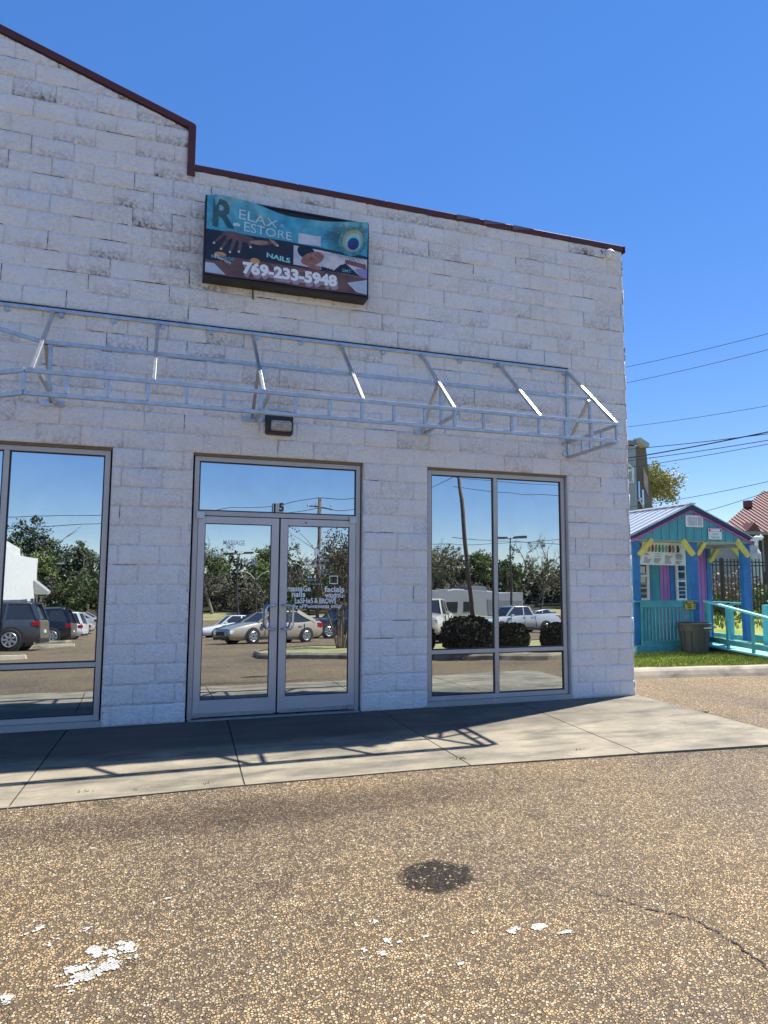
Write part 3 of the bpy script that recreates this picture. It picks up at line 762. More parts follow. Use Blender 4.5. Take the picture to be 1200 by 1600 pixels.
vinyl([('massaGe', 467.5, 919.5, 9, 36, .024, 0), ('facials', 522.5, 920.5, 9, 31, .024, 0), ('nails', 466.5, 928.5, 9, 21, .024, 0), ('waxinG', 522, 929.5, 9, 29, .024, 0),
       ('LaSHeS', 475, 938.5, 8.5, 29, .024, 0), ('&', 494, 938.5, 8, 6, .022, 0), ('BROWS', 512, 939, 8.5, 26, .024, 0), ('By aPPointments onLy', 496, 948, 8, 76, .018, 0),
       ('R', 496.5, 863.5, 12, 10.5, .045, 0)], lfR)
M_vinyl2 = mat('faint_vinyl', (.62, .64, .66), .6, 0, .05)
vinyl([('RELAX and RESTORE', 495, 875.5, 3.6, 38, .01, 0), ('BUSINESS HOURS', 494, 883.5, 3.6, 30, .01, 0), ('Tuesday - Friday', 487, 890, 2.2, 16, .0, 0), ('9AM - 6PM', 507, 890.4, 2.2, 12, .0, 0),
       ('Saturday', 484, 893.4, 2.2, 10, 0, 0), ('9AM - 3PM', 507, 893.6, 2.2, 12, 0, 0), ('Sunday - Monday', 487.5, 896.6, 2.2, 17, 0, 0), ('Closed', 507, 896.8, 2.2, 8, 0, 0), ('relax and restore', 489, 906, 2.2, 16, 0, 0), ('www.relaxandrestore', 493, 912.3, 2.2, 25, 0, 0)], lfR, M_vinyl2, 'fine_lettering')
mb = MB()
for q in ((0, 0, 1, .1), (0, .9, 1, 1), (0, .1, .07, .9), (.93, .1, 1, .9)):
    A = gp(515, 899.5); B = gp(528, 912.5); X = lambda t: A.x + (B.x - A.x) * t; Z = lambda t: A.z + (B.z - A.z) * t
    mb.quad((X(q[0]), YL, Z(q[1])), (X(q[2]), YL, Z(q[1])), (X(q[2]), YL, Z(q[3])), (X(q[0]), YL, Z(q[3])))
mb.build('code_frame', M_vinyl, lfR, fix=False)
for cxp in (482.2, 486.3):
    mb = MB(); c = gp(cxp, 902); mb.poly([(c.x + .012 * math.cos(t * .785), YL, c.z + .012 * math.sin(t * .785)) for t in range(8)]); mb.build('round_emblem', M_vinyl, lfR, fix=False)
vinyl([('NAILS', 338, 866.5, 9, 19, .015, .10), ('FACIAL', 392, 878, 9, 24, .015, -.22)], lfL, M_vinyl2)
vinyl([('MASSAGE', 366, 848, 8, 34, .01, -.02)], lfL, mat('peeled_vinyl', (.60, .66, .74), .6), 'faint_lettering')
# number plate 15 on the transom
mb = MB(); A = aty(426, 800.5, YF - .004); B = aty(443.5, 787, YF - .004)
mb.box(A.x, YF - .006, A.z + .002, B.x, YF - .001, B.z); pl = mb.build('number_plate', mat('steel_plate', (.52, .53, .5), .4, .3), df)
mb = MB(); cx_ = (A.x + B.x) / 2; cz_ = (A.z + B.z) / 2
add_text(mb, '1', lambda x, y: (cx_ - .04 + x, YF - .008, cz_ - .006 + y), .13, .9, bold=.004); add_text(mb, '5', lambda x, y: (cx_ + .035 + x, YF - .008, cz_ + .004 + y), .13, .95, bold=.004)
mb.build('numerals', M_black, pl, fix=False)
# interior darkness closed off behind the glass
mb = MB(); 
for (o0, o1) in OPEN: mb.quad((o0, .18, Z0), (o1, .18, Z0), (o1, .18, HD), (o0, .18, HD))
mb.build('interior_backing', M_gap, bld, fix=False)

# ================================================================== AWNING FRAME
aw = empty('awning_frame', (3.2, 0, 3.2), 'bare galvanised tube awning frame without fabric above door and windows', 'awning frame')
T = .037
XS = [.10, 1.115, 2.125, 3.14, 4.155, 5.20, 6.21]
mb = MB(); mb.bar((-3.2, -.022, 4.195), (6.23, -.022, 4.195), T, T)
mb.build('wall_rail', M_galv, aw, bevel=.004)
mb = MB(); mb.box(-3.2, -.03, 4.219, 6.23, .0, 4.231); mb.build('sealant_line', M_black, aw)
for x in XS:
    mb = MB(); mb.bar((x, -.03, 4.18), (x, -.99, 3.28), T * .95, T * .95, (1, 0, 0)); mb.build('rafter', M_galv, aw, bevel=.004)
mb = MB(); mb.bar((.10, -.50, 3.695), (6.19, -.50, 3.695), T * .95, T * .95); mb.build('middle_rail', M_galv, aw, bevel=.004)
mb = MB(); mb.bar((.05, -1.0, 3.265), (6.235, -1.0, 3.265), T, T); mb.build('front_top_rail', M_galv, aw, bevel=.004)
mb = MB(); mb.bar((.05, -1.0, 3.062), (6.235, -1.0, 3.062), T, T); mb.build('front_bottom_rail', M_galv, aw, bevel=.004)
for k in range(19):
    x = .045 + k * (6.21 - .045) / 18; mb = MB(); mb.bar((x, -1.0, 3.085), (x, -1.0, 3.243), T * .85, T * .85, (0, 1, 0)); mb.build('front_upright', M_galv, aw, bevel=.003)
for x in (.12, 2.14, 4.17):
    mb = MB(); mb.bar((x, -.03, 3.23), (x, -.49, 3.675), T * .9, T * .9, (1, 0, 0)); mb.bar((x + .045, -.03, 3.215), (x + .045, -.985, 3.245), T * .9, T * .9, (1, 0, 0))
    mb.bar((x + .045, -.5, 3.25), (x + .045, -.5, 3.675), T * .9, T * .9, (0, 1, 0)); mb.build('brace', M_galv, aw, bevel=.003)
    mb = MB(); mb.box(x - .10, -.028, 3.185, x + .12, -.004, 3.245); mb.build('wall_bracket', M_galv, aw, bevel=.003)
x = 6.21
mb = MB(); mb.bar((x, -.022, 3.03), (x, -.022, 4.17), T, T, (0, 1, 0)); mb.build('end_post', M_galv, aw, bevel=.003)
mb = MB(); mb.bar((x, -.04, 3.04), (x, -.98, 3.055), T, T, (1, 0, 0)); mb.bar((x, -.04, 3.235), (x, -.98, 3.25), T, T, (1, 0, 0)); mb.bar((x - .002, -.05, 3.25), (x - .002, -.49, 3.68), T * .9, T * .9, (1, 0, 0)); mb.build('end_rail', M_galv, aw, bevel=.003)
for y in (-.33, -.5, -.72):
    mb = MB(); mb.bar((x, y, 3.07), (x, y, 3.225 if y != -.5 else 3.67), T * .85, T * .85, (0, 1, 0)); mb.build('end_upright', M_galv, aw, bevel=.003)
for k in range(14):
    x = .62 + k * .5 - .95
    if x > 6.2: break
    mb = MB(); mb.box(x - .022, -.034, 4.13, x + .022, -.003, 4.173); mb.build('rail_clip', M_galv, aw)
for q in (3.19, 3.06): mb = MB(); mb.box(6.13, -.03, q, 6.188, -.003, q + .045); mb.build('end_clip', M_galv, aw)
# the neighbouring section that turns away at the left edge
def ext(A, px, py, y, k=4.5): B = aty(px, py, y); A = Vector(A); return A, A + (B - A) * k
mb = MB()
d = ray(0, 582); Bq = CAM + d * ((3.262 - CAM.z) / d.z); A = Vector((.05, -1.0, 3.265)); mb.bar(A, A + (Bq - A) * 2.2, T, T)
d = ray(0, 618); Bq = CAM + d * ((3.059 - CAM.z) / d.z); A = Vector((.05, -1.0, 3.062)); mb.bar(A, A + (Bq - A) * 2.2, T, T)
A, B2 = ext((.10, -.5, 3.695), 0, 514, -.5, 2.5); mb.bar(A, B2, T * .95, T * .95)
mb.build('left_section_rail', M_galv, aw, bevel=.003)

# ================================================================== SIGN BOX
SX0, SX1, SZ0, SZ1, SY = 1.557, 3.425, 4.712, 5.635, -.195
sg = empty('sign_box', (2.49, 0, 4.7), 'black box sign with warped teal printed spa banner above the doors', 'sign')
mb = MB(); mb.box(SX0, -.19, SZ0, SX1, -.002, SZ1)
mb.build('housing', mat('sign_housing', (.022, .02, .02), .45, .2), sg, bevel=.006)
mb = MB(); t = .022
frame_rect(mb, SX0, SX1, SZ0, SZ1, t, SY - .008, -.1901); mb.build('bezel', mat('sign_bezel', (.02, .018, .018), .4, .2), sg, bevel=.003)
bx0, bx1, bz0, bz1 = SX0 + .018, SX1 - .022, SZ0 + .03, SZ1 - .015
def wave(u, v, lay=0.0):
    # u 0..1 left-right, v 0..1 top-bottom
    sag = 0
    if u > .24: sag = .085 * math.sin(min(1, (u - .24) / .76) * math.pi) ** .8
    sag2 = .02 * math.sin(u * 9 + .5) * 0
    k = max(0, 1 - v / .45) ** 1.6
    yy = -.06 * k * (.55 + .45 * math.sin(u * 7.5 + 1.0)) * (1 if u > .05 else u / .05) - .006 * math.sin(u * 23 + v * 9) * (1 - v) - .014 * math.exp(-((u - .3 - v * .5) / .07) ** 2) * k
    bot = -.012 * math.sin(u * 12) * max(0, (v - .9) / .1)
    return (bx0 + (bx1 - bx0) * u, SY - .012 + yy - lay, bz1 + (bz0 - bz1) * v - (SZ1 - SZ0) * sag * k + .02 * k * 0 + bot * .3)
def sheetuv(u0, u1, v0f, v1f, m, name, lay, n=60, k=14):
    mb = MB()
    for i in range(n + 1):
        u = u0 + (u1 - u0) * i / n; a, b = v0f(u), v1f(u)
        for j in range(k + 1): mb.v.append(wave(u, a + (b - a) * j / k, lay))
    for i in range(n):
        for j in range(k):
            q = i * (k + 1) + j; mb.f.append((q, q + 1, q + k + 2, q + k + 1))
    return mb.build(name, m, sg, smooth=True, fix=False)
PR = dict(rough=.3, coat=.6)
tealM = mat('teal_print', (.06, .33, .46), .22, 0, .35, 9, coat=1)
skinM = mat('skin_print', (.16, .07, .045), .35, 0, .45, 5, coat=.4)
darkM = mat('dark_print', (.02, .012, .014), .35, 0, .4, 6, coat=.4)
bandf = lambda u: .43 + .02 * math.sin(u * 3) if u < .55 else .44
sheetuv(0, 1, lambda u: 0, lambda u: 1, darkM, 'banner', 0)
sheetuv(0, 1, lambda u: 0.0, lambda u: .425 + .07 * max(0, u - .5), tealM, 'teal_band', .002)
sheetuv(.0, 1, lambda u: .745 - .0 * u, lambda u: 1, skinM, 'back_picture', .002, k=6)
def uvpoly(mb, pts, lay):
    cu = sum(p[0] for p in pts) / len(pts); cv = sum(p[1] for p in pts) / len(pts)
    def tri(a, b, c, d):
        L_ = max(abs(a[0] - b[0]) + .5 * abs(a[1] - b[1]), abs(c[0] - b[0]) + .5 * abs(c[1] - b[1]), abs(a[0] - c[0]) + .5 * abs(a[1] - c[1]))
        if L_ < .03 or d > 4:
            k = len(mb.v); mb.v += [wave(*a, lay), wave(*b, lay), wave(*c, lay)]; mb.f.append((k, k + 1, k + 2)); return
        ab = ((a[0] + b[0]) / 2, (a[1] + b[1]) / 2); bc = ((c[0] + b[0]) / 2, (c[1] + b[1]) / 2); ca = ((a[0] + c[0]) / 2, (a[1] + c[1]) / 2)
        tri(a, ab, ca, d + 1); tri(ab, b, bc, d + 1); tri(ca, bc, c, d + 1); tri(ab, bc, ca, d + 1)
    for i in range(len(pts)): tri((cu, cv), pts[i], pts[(i + 1) % len(pts)], 0)
def ell(cu, cv, ru, rv, rot=0, n=20, a0=0, a1=6.2832):
    out = []
    for i in range(n + (0 if a1 - a0 > 6.2 else 1)):
        t = a0 + (a1 - a0) * i / n; x, y = ru * math.cos(t), rv * math.sin(t)
        asp = (bx1 - bx0) / (bz1 - bz0)
        xr = x * math.cos(rot) - y * math.sin(rot) / asp; yr = x * math.sin(rot) * asp + y * math.cos(rot)
        out.append((cu + xr, cv + yr))
    return out
def art(name, col, polys, lay, rough=.3, var=.12, sc=12, m=None):
    m = m or mat('print_' + name, col, rough, 0, var, sc, coat=.4)
    if name in ('feather_barbs', 'lotus', 'features'):
        mb = MB()
        for p in polys: uvpoly(mb, p, lay)
        return mb.build(name, m, sg, fix=False)
    for k, p in enumerate(polys):
        mb = MB(); uvpoly(mb, p, lay + .00012 * k); mb.build(name, m, sg, fix=False)
# right picture: white ground, hair, face, gloved hand, arm
art('picture_ground', (.55, .56, .62), [[(.525, .46), (1, .50), (1, .76), (.525, .72)]], .004)
art('dark_corner', (.015, .01, .012), [[(.70, .70), (.75, .62), (.86, .60), (.95, .74), (1, .755), (.70, .735)]], .0045)
art('hair', (.012, .009, .008), [ell(.605, .53, .058, .09, .3)], .005)
art('face', (.30, .145, .085), [ell(.645, .605, .078, .085, -.45, 28), [(.60, .66), (.70, .70), (.69, .745), (.62, .74)]], .0062, var=.35, sc=16)
art('features', (.05, .02, .016), [ell(.675, .565, .022, .006, .5, 10), ell(.625, .535, .018, .005, .45, 10), ell(.69, .545, .026, .005, .55, 10), ell(.64, .51, .018, .004, .4, 10), ell(.637, .60, .008, .008, 0, 8)], .0078)
art('lips', (.28, .08, .07), [ell(.607, .635, .020, .013, .55, 12)], .0078)
art('glove', (.66, .62, .62), [ell(.80, .575, .055, .055, .1), [(.72, .535), (.80, .53), (.80, .56), (.725, .55)]] + [[(.76 + k * .018, .58), (.785 + k * .018, .60), (.725 + k * .018, .70 + .008 * k), (.71 + k * .018, .69)] for k in range(4)], .0092, var=.1)
art('arm', (.20, .08, .05), [[(.855, .545), (.99, .575), (.995, .64), (.855, .60)]], .0085, var=.3)
art('lilac_cloth', (.30, .26, .55), [[(.92, .66), (1, .62), (1, .76), (.95, .74)]], .0055)
# peacock feather
asp = (bx1 - bx0) / (bz1 - bz0)
fe = []
for k in range(80):
    a = -3.1 + 5.6 * k / 79; r0_, r1_ = .06, .15 + .035 * random.random()
    cu, cv = .885, .29
    q = []
    for s_, wd in ((r0_, .0012), (r1_, .0004)):
        q.append((cu + s_ * math.sin(a) - wd, cv - s_ * asp * .72 * math.cos(a) * -1))
    for s_, wd in ((r1_, .0004), (r0_, .0016)):
        q.append((cu + s_ * math.sin(a + .04) + wd, cv + s_ * asp * .72 * math.cos(a + .04)))
    q[0] = (cu + r0_ * math.sin(a), cv + r0_ * asp * .72 * math.cos(a)); q[1] = (cu + r1_ * math.sin(a + .25), cv + r1_ * asp * .72 * math.cos(a + .25))
    q[2] = (cu + r1_ * math.sin(a + .27), cv + r1_ * asp * .72 * math.cos(a + .27)); q[3] = (cu + r0_ * math.sin(a + .06), cv + r0_ * asp * .72 * math.cos(a + .06))
    fe.append([(u, min(.98, max(.02, v))) for u, v in q if True])
fe = [f for f in fe if max(u for u, v in f) < .995]
art('feather_barbs', (.012, .06, .06), fe, .0045)
art('feather_dark', (.04, .24, .30), [ell(.90, .275, .088, .22, .5)], .0055, var=.5, sc=30)
art('feather_bronze', (.36, .32, .20), [ell(.902, .27, .066, .165, .5)], .0065)
art('feather_cyan', (.16, .55, .66), [ell(.905, .28, .052, .125, .5)], .0075)
art('feather_eye', (.012, .02, .16), [ell(.905, .31, .036, .09, .5)], .0085)
# left picture: dark hands with light nails
hand = []; nail = []
for k, (u, v, L_, a) in enumerate([(.10, .47, .085, 2.25), (.135, .49, .10, 2.05), (.17, .49, .105, 1.85), (.205, .49, .09, 1.7), (.24, .47, .06, 1.2)]):
    c, s_ = math.cos(a), math.sin(a)
    hand.append([(u - .012, v), (u + .014, v), (u + c * L_ + .008, v + s_ * L_ * 1.9), (u + c * L_ - .008, v + s_ * L_ * 1.9)])
    nail.append(ell(u + c * L_ * 1.0, v + s_ * L_ * 1.95, .007, .016, .3, 8))
art('hands', (.13, .07, .05), hand + [ell(.19, .47, .10, .05, .1), ell(.34, .50, .055, .035, -.2)], .004, var=.35)
art('pale_fingers', (.36, .22, .15), [ell(.31, .50, .055, .028, -.15), [(.37, .43), (.41, .45), (.43, .50), (.415, .52), (.39, .48)]], .0052, var=.3)
art('nails', (.68, .6, .58), nail + [ell(.425, .505, .006, .014, .4, 8)], .0064)
art('candle_glow', (.62, .33, .10), [ell(.085, .735, .035, .03), ell(.29, .76, .03, .045)], .006, var=.4)
art('left_shadow', (.02, .014, .014), [[(.0, .70), (.16, .715), (.16, .80), (.03, .83), (0, .82)]], .0045)
art('towel', (.50, .56, .70), [[(.0, .86), (.05, .86), (.12, .985), (0, .985)], [(.87, .86), (1, .78), (1, .985), (.93, .97)]], .0048)
art('fingertips', (.30, .15, .11), [ell(.40 + k * .028, .775 + .01 * (k % 2), .014, .014, .5, 10) for k in range(4)] + [ell(.57 + .025 * k, .79, .012, .02, .6, 10) for k in range(3)] + [ell(.55, .97, .014, .016), ell(.62, .985, .012, .012)], .0048, var=.3)
art('code_panel', (.55, .60, .68), [[(.553, .265), (.695, .265), (.695, .42), (.553, .42)]], .004)
def sign_text(name, items, m, lay):
    mb = MB()
    for (txt, cu, cv, wd, ht, bold, rot) in items:
        V, F = text_geo(txt, 1.0, bold); x0_ = min(v[0] for v in V); x1_ = max(v[0] for v in V); y0_ = min(v[1] for v in V); y1_ = max(v[1] for v in V); k = len(mb.v)
        for x, y, z in V:
            a = (x - x0_) / (x1_ - x0_) - .5; b = .5 - (y - y0_) / (y1_ - y0_)
            mb.v.append(wave(cu + a * wd, cv + b * ht + a * rot, lay))
        mb.f += [tuple(k + i for i in f) for f in F]
    return mb.build(name, m, sg, fix=False)
sign_text('big_letter', [('R', .10, .215, .13, .33, .03, 0)], mat('deep_teal_ink', (.015, .075, .10), .35, coat=.4), .006)
sign_text('name_letters', [('ELAX', .305, .19, .235, .12, .0, .02), ('ESTORE', .365, .335, .29, .12, .0, .02)], mat('pale_ink', (.50, .66, .74), .35, coat=.3), .006)
sign_text('small_word', [('&', .45, .20, .025, .05, .0, 0)], MATS['pale_ink'], .006)
art('lotus', (.55, .68, .78), [ell(.175 + dx, .315 - abs(dx) * -.6, .007, .022, rr, 8) for dx, rr in ((-.014, -.5), (-.007, -.2), (0, 0), (.007, .2), (.014, .5))], .006)
sign_text('service_words', [('NAILS', .432, .665, .145, .065, .03, .03)], mat('mint_ink', (.30, .70, .72), .35), .008)
sign_text('dim_words', [('MASSAGE', .10, .775, .13, .045, .03, .0), ('SMT', .865, .70, .06, .045, .02, .0)], mat('grey_teal_ink', (.16, .36, .38), .35), .008)
sign_text('script_word', [('Therapy', .10, .80, .10, .05, .0, .06)], M_vinyl, .0095)
sign_text('phone_shadow', [('769-233-5948', .512 + dx, .872 + dy, .585, .165, .055, .0) for dx, dy in ((.004, .02), (.007, .035))], mat('phone_side_ink', (.34, .28, .36), .4), .008)
sign_text('phone_number', [('769-233-5948', .510, .862, .585, .165, .05, .0)], M_vinyl, .0105)
mb = MB(); mb.tube([(2.115, -.012, 4.71), (2.115, -.012, 4.64), (2.12, -.012, 4.60)], .008, 6); mb.build('cable', M_black, sg)

# ================================================================== WALL LIGHT, CAMERA
wl = empty('wall_light', (2.44, 0, 3.19), 'black wall pack light with clouded lens between door and awning frame', 'light')
mb = MB(); zc = 3.19; hw, hh = .155, .13
prof = [(0, 1), (.05, 1), (.10, .97), (.13, .9)]
def rrect(cx, cz, hw, hh, y, r=.03, n=4):
    out = []
    for (sx, sz, a0) in ((1, 1, 0), (-1, 1, 90), (-1, -1, 180), (1, -1, 270)):
        for k in range(n + 1):
            a = R(a0 + 90 * k / n); out.append((cx + sx * (hw - r) + r * math.cos(a), y, cz + sz * (hh - r) + r * math.sin(a)))
    return out
def loft(mb, rings, capA=True, capB=True):
    k0 = len(mb.v); n = len(rings[0])
    for r_ in rings: mb.v += r_
    for i in range(len(rings) - 1):
        for j in range(n):
            a = k0 + i * n + j; b = k0 + i * n + (j + 1) % n; mb.f.append((a, b, b + n, a + n))
    if capA: mb.f.append(tuple(k0 + j for j in range(n))[::-1])
    if capB: e = k0 + (len(rings) - 1) * n; mb.f.append(tuple(e + j for j in range(n)))
loft(mb, [rrect(2.44, zc, .155, .135, 0), rrect(2.44, zc, .155, .135, -.06), rrect(2.44, zc, .148, .128, -.10), rrect(2.44, zc, .14, .12, -.125)])
mb.build('housing', M_black, wl, bevel=0)
mb = MB(); loft(mb, [rrect(2.45, zc - .045, .118, .062, -.12), rrect(2.45, zc - .045, .112, .055, -.15), rrect(2.45, zc - .045, .10, .045, -.162)])
mb.build('lens', mat('clouded_lens', (.42, .40, .33), .25, 0, .3, 20, coat=.4), wl, smooth=False)
mb = MB()
for k in range(3): mb.box(2.345, -.1655, zc - .075 + k * .03, 2.555, -.162, zc - .072 + k * .03)
mb.build('lens_rib', mat('lens_rib_grey', (.25, .24, .2), .5), wl)
sc = empty('security_camera', (6.86, 0, 5.86), 'small white dome security camera under the coping at the right corner', 'camera')
mb = MB(); P = aty(950, 397, -.04); mb.lathe([(.065, 0), (.07, -.02), (.062, -.035)], (P.x, 0, P.z), 20, 'Y'); mb.build('base', M_white, sc, smooth=False)
mb = MB(); mb.lathe([(.055, -.034), (.062, -.05), (.06, -.08), (.045, -.105), (.02, -.115)], (P.x + .005, 0, P.z - .005), 20, 'Y'); dm = mb.build('dome', M_white, sc, smooth=True)
mb = MB(); mb.lathe([(.03, -.10), (.032, -.118), (.02, -.125)], (P.x + .02, 0, P.z - .01), 14, 'Y'); mb.build('lens_ring', M_white, sc)
mb = MB(); mb.lathe([(.008, -.124), (.007, -.129)], (P.x + .012, 0, P.z - .01), 10, 'Y'); mb.lathe([(.008, -.124), (.007, -.129)], (P.x + .032, 0, P.z - .008), 10, 'Y'); mb.build('lens', M_black, sc)
mb = MB(); mb.tube([(P.x - .05, -.01, P.z + .02), (P.x - .08, -.012, P.z + .03), (P.x - .085, -.008, P.z + .06)], .006, 6); mb.build('cable', M_black, sc)

# ================================================================== KIOSK
TEAL = (.07, .31, .345); 
M_teal = mat('teal_paint', TEAL, .55, 0, .16, 8); M_tealb = board_mat('teal_boards', TEAL, .2)
M_tealL = mat('pale_teal_paint', (.17, .55, .58), .55, 0, .12, 8)
M_blue = mat('blue_paint', (.018, .15, .37), .5, 0, .22, 6); M_navy = mat('navy_trim', (.022, .03, .06), .5)
M_pink = mat('pink_paint', (.40, .10, .36), .55, 0, .12, 6); M_pinkb = board_mat('pink_boards', (.46, .16, .42), .1)
M_yel = mat('yellow_paint', (.62, .52, .12), .55, 0, .14, 8); M_ceil = mat('porch_ceiling', (.42, .40, .42), .7)
M_roofm = mat('pale_metal_roof', (.50, .55, .62), .35, .35, .06, 3)
KY0, KY1 = 3.3, 4.27
def kx(px, y): return aty(px, 900, y).x
def kz(px, py, y): return aty(px, py, y).z
gx0, gx1, gpk = kx(988, KY0), kx(1181, KY0), kx(1083.5, KY0)
gz = kz(1085, 845, KY0); pz = kz(1085, 790, KY0)
print('kiosk', gx0, gx1, gpk, gz, pz)
ki = empty('snack_kiosk', ((gx0 + gx1) / 2, 6, LZ), 'small teal pink and blue wooden kiosk with porch and pale metal roof', 'kiosk')
KB = 8.6      # back of the kiosk
# gable front
mb = MB(); mb.prism([(gx0 + .03, gz), (gx1 - .03, gz), (gx1 - .03, gz + .03), (gpk, pz - .10), (gx0 + .03, gz + .03)], KY0 + .02, KY0 + .06); mb.build('gable', M_tealb, ki)
mb = MB()
for (xa, xb) in ((gx0 - .06, gpk), (gx1 + .06, gpk)):
    s = 1 if xa < xb else -1
    def hx(x, z): return x, z
    za, zb = gz - .02, pz
    mb.hexa([(xa, KY0 - .03, za), (xb, KY0 - .03, zb - .085), (xb, KY0 + .02, zb - .085), (xa, KY0 + .02, za), (xa, KY0 - .03, za + .09), (xb, KY0 - .03, zb + .01), (xb, KY0 + .02, zb + .01), (xa, KY0 + .02, za + .09)])
mb.build('barge_board', M_navy, ki)
mb = MB()
for (xa, xb) in ((gx0 + .02, gpk), (gx1 - .02, gpk)):
    za, zb = gz - .015, pz - .085
    mb.hexa([(xa, KY0 - .01, za - .03), (xb, KY0 - .01, zb - .035), (xb, KY0 + .02, zb - .035), (xa, KY0 + .02, za - .03), (xa, KY0 - .01, za + .012), (xb, KY0 - .01, zb), (xb, KY0 + .02, zb), (xa, KY0 + .02, za + .012)])
mb.build('gable_trim', M_pink, ki)
# roof with ribs
mb = MB()
for (xa, xb) in ((gx0 - .09, gpk), (gx1 + .09, gpk)):
    za, zb = gz + .03, pz + .015
    mb.hexa([(xa, KY0 - .04, za), (xb, KY0 - .04, zb), (xb, KB + .1, zb), (xa, KB + .1, za), (xa, KY0 - .04, za + .012), (xb, KY0 - .04, zb + .012), (xb, KB + .1, zb + .012), (xa, KB + .1, za + .012)])
    y = KY0
    while y < KB + .1:
        mb.bar((xa, y, za + .022), (xb, y, zb + .022), .03, .022); y += .23
mb.bar((gpk, KY0 - .05, pz + .035), (gpk, KB + .12, pz + .035), .16, .03)
mb.build('roof', M_roofm, ki)
mb = MB(); mb.box(gx0 + .05, KY0 + .06, gz - .02, gx1 - .05, KY1, gz + .015); mb.build('porch_ceiling', M_ceil, ki)
mb = MB(); mb.box(gx1 - .22, KY0 + .1, gz - .10, gx1 - .1, KY1, gz - .02); mb.box(gx0 + .1, KY1 - .12, gz - .10, gx1 - .22, KY1 - .02, gz - .02); mb.build('porch_beam', mat('grey_beam', (.34, .31, .34), .7), ki)
for q in ((gx0 - .06, KY0 - .02, gx0 + .06), (gx1 - .04, KY0 + .03, gx1 + .03)): mb = MB(); mb.box(q[0], q[1], gz - .05, q[2], KB, gz + .03); mb.build('eave_board', M_pink, ki)
mb = MB(); A = aty(1072.5, 823, KY0); B = aty(1098, 806, KY0); mb.box(A.x, KY0 - .005, A.z, B.x, KY0 + .019, B.z); vt = mb.build('gable_vent', M_white, ki)
mb = MB()
for k in range(3):
    a = A.x + .03 + k * (B.x - A.x - .04) / 3; mb.box(a, KY0 - .011, A.z + .03, a + (B.x - A.x - .1) / 3, KY0 - .005, B.z - .03)
mb.build('slats', mat('vent_grey', (.45, .45, .46), .6), vt)
# body walls
wx0, wx1 = gx0 + .12, kx(1114, KY1); fz = kz(1000, 1008, KY0); 
print('deck z', fz)
mb = MB(); mb.box(wx0, KY1 + .10, .15, wx1, KB, gz); mb.build('back_walls', M_tealb, ki)
def panel(px0, px1, m, name='wall_panel', th=.03, z0=.2, z1=None):
    mb = MB(); mb.box(kx(px0, KY1), KY1 - th + .1, z0, kx(px1, KY1), KY1 + .1, z1 or gz - .02); return mb.build(name, m, ki)
panel(985, 1015, M_tealb); panel(1017, 1035, board_mat('teal_boards_narrow', TEAL, .3)); panel(1035, 1050, M_pinkb)
panel(1013, 1018.5, M_blue, 'corner_trim', .05); panel(1050, 1056, M_blue, 'corner_trim', .05)
panel(1056, 1090, M_pinkb); panel(1092, 1107.5, M_pinkb, th=.034); panel(1088, 1092, M_blue, 'corner_trim', .05); panel(1107.5, 1114, M_blue, 'corner_post', .06)
mb = MB(); a, b = kx(1072, KY1 - .03), kx(1078, KY1 - .03)
def kwin(px0, px1, py0, py1, rows):
    Y = KY1 + .06; A = aty(px0, py1, Y); B = aty(px1, py0, Y)
    mb = MB(); frame_rect(mb, A.x, B.x, A.z, B.z, .045, Y - .05, Y + .0); zm = (A.z + B.z) / 2; mb.box(A.x + .045, Y - .045, zm - .02, B.x - .045, Y, zm + .02)
    mb.box((A.x + B.x) / 2 - .01, Y - .03, A.z + .045, (A.x + B.x) / 2 + .01, Y, zm - .02); mb.box((A.x + B.x) / 2 - .01, Y - .03, zm + .02, (A.x + B.x) / 2 + .01, Y, B.z - .045)
    for z in ((A.z + zm) / 2, (B.z + zm) / 2): mb.box(A.x + .045, Y - .028, z - .008, B.x - .045, Y - .002, z + .008)
    wn = mb.build('window', M_white, ki)
    mb = MB(); mb.quad((A.x, Y - .012, A.z), (B.x, Y - .012, A.z), (B.x, Y - .012, B.z), (A.x, Y - .012, B.z)); mb.build('pane', glass_mat('window_glass', (.25, .27, .28), .5, .01), wn, fix=False)
    mb = MB()
    for k in range(4):
        z = A.z + (B.z - A.z) * (.12 + .2 * k); mb.box(A.x + .06, Y - .018, z, B.x - .06, Y - .0135, z + .04)
    mb.build('blind', mat('blind_grey', (.30, .31, .30), .7), wn)
kwin(975, 1011, 862, 938, 2); kwin(1056, 1084, 878, 938, 2)
# posts and braces
def post(px0, px1, z1, y=KY0 + .08, name='porch_post', m=M_blue, z0=None):
    mb = MB(); a, b = kx(px0, y), kx(px1, y); mb.box(a, y, fz if z0 is None else z0, b, y + .10, z1); mb.build(name, m, ki, bevel=.004)
post(989, 1001, gz); post(1078, 1091, gz); post(1162, 1174, gz)
def brace(p, q, y):
    mb = MB(); A = aty(*p, y); B = aty(*q, y); mb.bar(A, B, .085, .08, (0, 1, 0)); mb.build('brace', M_yel, ki, bevel=.004)
brace((1018, 842), (999, 867), KY0 + .05); brace((1066, 843), (1083, 867), KY0 + .05); brace((1103, 843), (1089, 867), KY0 + .1); brace((1150, 843), (1169, 869), KY0 + .05)
brace((1124, 853), (1109, 877), KY1 - .1); brace((1144, 853), (1162, 872), KY1 - .3); brace((984, 850), (992, 869), KY0 + .3)
